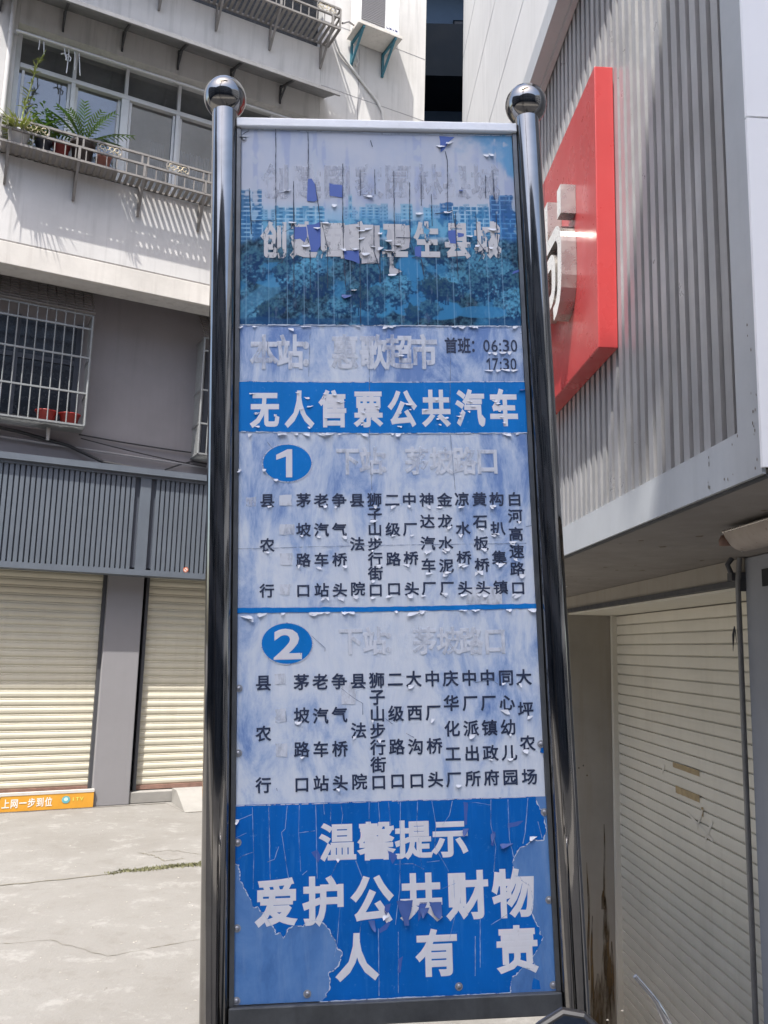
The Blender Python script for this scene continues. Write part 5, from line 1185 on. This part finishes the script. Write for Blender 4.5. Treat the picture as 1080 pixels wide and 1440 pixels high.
for (x, y) in ((404, 268), (412, 313), (455, 313), (482, 350), (500, 350), (545, 352), (552, 386), (498, 408), (590, 300), (630, 298), (660, 332), (672, 345), (690, 348), (690, 322), (430, 345), (445, 320), (470, 288), (516, 275), (683, 218), (690, 217), (632, 200), (620, 205), (345, 170 + 22)): flake(fl, x, y, random.uniform(8, 18) * px2m, random.uniform(5, 12) * px2m, .009)
fl.build('peeling_flakes', M['flake'], brd)
for (x, y, w_, h_) in ((569, 1266, 26, 50), (612, 1268, 20, 34), (597, 1276, 14, 20), (522, 1294, 10, 22), (655, 1165, 10, 16), (693, 1172, 8, 18), (712, 1186, 22, 8), (735, 548, 10, 6), (648, 268, 8, 8), (488, 415, 18, 14)): flake(fb, x, y, w_ * px2m, h_ * px2m, .012)
fb.build('hanging_flap', M['blue_flake'], nv)
# --- screws
M['screw'] = weathered('dull_screw', (.34, .36, .40), .4, .5, var=.2, scale=60)
for (x, y) in ((334, 968), (333.5, 1059), (333, 1184.5), (332, 1305), (432, 1397), (331, 1407), (765, 1141.7), (772.5, 1265), (645, 1386.6), (779.5, 1384.5), (762, 1046), (343, 197)):
    b = MB(); xx, zz = S(x, y); xx = max(-.404, min(.404, xx))
    b.lathe([(0, .004), (.0035, .0035), (.0055, .0018), (.006, 0)], (0, 0, 0), 14); b.box(-.004, .004, -.0007, .0007, .0036, .0042)
    b.lathe([(.010, .0004), (.0062, .0006)], (0, 0, 0), 14)
    o = b.build('screw', M['screw'], brd); o.location = (xx, Y3, zz); o.rotation_euler = (R(90), random.random() * 3, 0)

# ------------------------------------------------------------------ SCOOTER standing before the sign (only its mirror and a stem reach the picture)
SB = empty('scooter', Matrix.Translation((0.40, 1.05, 0))); tag(SB, 'black scooter whose mirror top and bare chrome stem show at the bottom edge', 'scooter')
M['blk'] = plain('black_plastic', (0.012, 0.012, 0.013), .35); M['tyre'] = plain('rubber', (.02, .02, .02), .9); M['chrome'] = steel('chrome', (.6, .6, .62), .08, (10, 10, 10)); M['mirror'] = steel('mirror_glass', (.75, .77, .8), .02, (3, 3, 3)); M['paint'] = plain('dark_grey_paint', (.03, .03, .034), .25)
for y in (0.62, -0.58):
    b = MB()
    for k in range(1): b.tube([(0, y + .2 * math.cos(t * .2618), .22 + .2 * math.sin(t * .2618)) for t in range(25)], .045, 12, cap=False)
    wobj = b.build('wheel', M['tyre'], SB); b = MB(); b.tube([(-.05, y, .22), (.05, y, .22)], .03, 12)
    for k in range(5): b.bar((0, y, .22), (0, y + .17 * math.cos(k * 1.2566), .22 + .17 * math.sin(k * 1.2566)), .03, .02)
    b.build('rim', M['chrome'], wobj)
b = MB()                                                     # body shell: swept rounded section from tail to leg shield
sec = [(-.78, .12, .62, .72), (-.6, .16, .45, .76), (-.2, .17, .38, .74), (-.02, .16, .22, .60), (.08, .15, .20, .30), (.30, .16, .20, .28), (.38, .19, .24, .60), (.44, .18, .40, .86), (.46, .10, .55, .93)]
n = 14; vs = []
for (y, hw, z0, z1) in sec:
    for k in range(n): t = 2 * math.pi * k / n; vs.append((hw * math.copysign(abs(math.cos(t)) ** .6, math.cos(t)), y, (z0 + z1) / 2 + (z1 - z0) / 2 * math.copysign(abs(math.sin(t)) ** .6, math.sin(t))))
b.add(vs, [(j * n + k, j * n + (k + 1) % n, (j + 1) * n + (k + 1) % n, (j + 1) * n + k) for j in range(len(sec) - 1) for k in range(n)] + [tuple(range(n))[::-1], tuple((len(sec) - 1) * n + k for k in range(n))], 0, True); b.build('body', M['paint'], SB)
b = MB(); b.tube([(0, -.7, .78), (0, -.4, .79), (0, -.1, .77)], [.10, .14, .09], 14); b.build('seat', M['blk'], SB)
b = MB(); b.tube([(0, .62, .24), (0, .5, .6), (0, .42, .95)], .03, 10); b.tube([(-.33, .25, .98), (-.2, .27, .99), (0, .36, .97), (.2, .27, .99), (.33, .25, .98)], .012, 10); b.build('handlebar', M['chrome'], SB)
for sx in (-1, 1):
    b = MB(); b.tube([(sx * .34, .247, .98), (sx * .22, .266, .988)], .018, 12); b.build('grip', M['blk'], SB)
b = MB(); b.lathe([(0, .0), (.06, .0), (.075, .04), (.06, .08), (0, .085)], (0, .44, .93), 20); b.build('headlight', M['chrome'], SB)
mc = Vector((-.117, .25, 1.098))                             # mirror: six-sided shell, glass facing back to the rider
b = MB(); hexo = [(-.062, -.022), (-.05, .03), (-.012, .053), (.02, .050), (.06, .018), (.052, -.035), (0, -.048)]
b.prism([(x, z) for x, z in hexo], 0, .022); mo = b.build('mirror', M['blk'], SB, bevel=.006); mo.location = mc
b = MB(); b.add([(x * .84, -.0015, z * .84) for x, z in hexo], [tuple(range(7))]); g_ = b.build('mirror_glass', M['mirror'], mo)
mo.rotation_euler = (R(-12), 0, R(-6))
b = MB(); b.tube([(-.117, .275, 1.06), (-.13, .27, 1.03), (-.15, .265, .99)], .007, 8); b.build('mirror_stem', M['blk'], SB)
b = MB(); b.tube([(-.027, .25, 1.200), (-.012, .25, 1.184), (.002, .25, 1.168), (.012, .25, 1.150), (.022, .252, 1.13), (.034, .258, 1.09), (.038, .27, 1.03), (.04, .29, .985)], [.0034, .0036, .0038, .0055, .006, .006, .006, .006], 10); b.build('bare_stem', M['chrome'], SB)

# ------------------------------------------------------------------ behind the viewer: added tree that shades the sign, added rows that darken reflections
TR = empty('added_shade_tree', Matrix.Translation((-2.2, -3.0, 0))); tag(TR, 'unseen leafy tree added behind the viewer to shade the bus stop sign', 'tree')
b = MB(); b.tube([(0, 0, -.05), (0.03, .02, 3), (.1, .0, 6), (.2, .1, 9), (.3, .3, 11.5)], [.22, .18, .15, .11, .05], 12)
for (p, q) in (((.12, .02, 7.0), (-.9, .6, 11.2)), ((.2, .1, 8.4), (1.6, .9, 11.6)), ((.15, .05, 7.6), (2.6, 1.3, 11.8)), ((.2, .1, 9.2), (.3, 1.2, 11.8))): b.tube([p, Vector(p).lerp(Vector(q), .5) + Vector((0, 0, .25)), q], [.08, .06, .02], 8)
M['bark'] = weathered('bark', (.10, .08, .06), .9, var=.3, scale=12, bumpy=.6); b.build('trunk', M['bark'], TR)
M['tleaf'] = weathered('added_tree_leaf', (.06, .11, .03), .5, var=.4, scale=6, bumpy=0)
cw = MB()
def clump(x0, x1, y0, y1, z0, z1, n):
    for k in range(n):
        x, y, z = random.uniform(x0, x1), random.uniform(y0, y1), random.uniform(z0, z1); x -= .204 * (z - 12); y -= .477 * (z - 12)
        s_ = random.uniform(.07, .12); a = random.random() * 6.28; tx, ty = random.gauss(0, .35), random.gauss(0, .35)
        vs = []
        for (l, w_) in ((-1, 0), (-.2, .55), (.5, .45), (1.1, 0), (.5, -.45), (-.2, -.55)):
            dx, dy = (l * math.cos(a) - w_ * math.sin(a)) * s_, (l * math.sin(a) + w_ * math.cos(a)) * s_; vs.append((x + 2.2 + dx, y + 3.0 + dy, z + dx * tx + dy * ty))
        cw.add(vs, [tuple(range(6))])
clump(-3.1, -0.85, -3.35, -1.72, 11.2, 12.6, 2900); clump(-.95, .95, -2.6, -1.05, 11.2, 12.6, 2200)  # leaves sheared along the sun direction so their shade covers the sign
cw.build('crown', M['tleaf'], TR)
for (bxx, x0, x1, lab) in ((-15.0, -6, 0, 'unseen white tiled row building added on the left side of the street behind the viewer'), (15.0, 0, 6, 'unseen grey row building added on the right side of the street behind the viewer')):  # flanking rows added to darken what the steel poles reflect
    FB = empty('added_row_building', Matrix.Translation((bxx, -14, -0.12))); tag(FB, lab, 'building')
    b = MB(); b.box(x0, x1, 0, 15.5, 0, 13); b.build('wall', M['r_white'] if bxx > 0 else M['pillar'], FB)
    fx = x1 + .001 if bxx < 0 else x0 - .001; sg = 1 if bxx < 0 else -1
    for k in range(5):
        b = MB(); b.box(fx, fx + sg * .04, k * 3 + .4, k * 3 + 2.7, .1, 2.7); b.build('shop_front', M['fascia_dark'], FB)
        for z in (3.6, 6.4, 9.2):
            b = MB(); b.box(fx, fx + sg * .05, k * 3 + .6, k * 3 + 2.4, z, z + 1.5); wo_ = b.build('window', M['alu'], FB); b = MB(); b.box(fx + sg * .0505, fx + sg * .056, k * 3 + .66, k * 3 + 2.34, z + .06, z + 1.44); b.build('pane', M['dark_glass'], wo_)
OB = empty('added_row_building', Matrix.Translation((0, -15, -0.12))); tag(OB, 'unseen grey row building with dark shop fronts, added across the road behind the viewer', 'building')  # unseen row added for dark pole reflections and less sky light
b = MB(); b.box(-30, 30, -5, 0, 0, 13.5); b.build('wall', M['grey_wall'], OB)
for k in range(-9, 10):
    b = MB(); b.box(k * 2.9 - 1.1, k * 2.9 + 1.1, .001, .04, 0.1, 2.7); b.build('shop_front', M['fascia_dark'], OB)
    for z in (3.6, 6.2, 8.8, 11.3):
        b = MB(); b.box(k * 2.9 - .9, k * 2.9 + .9, .001, .05, z, z + 1.4); wo_ = b.build('window', M['alu'], OB); b = MB(); b.box(k * 2.9 - .84, k * 2.9 + .84, .0505, .056, z + .06, z + 1.34); b.build('pane', M['dark_glass'], wo_)
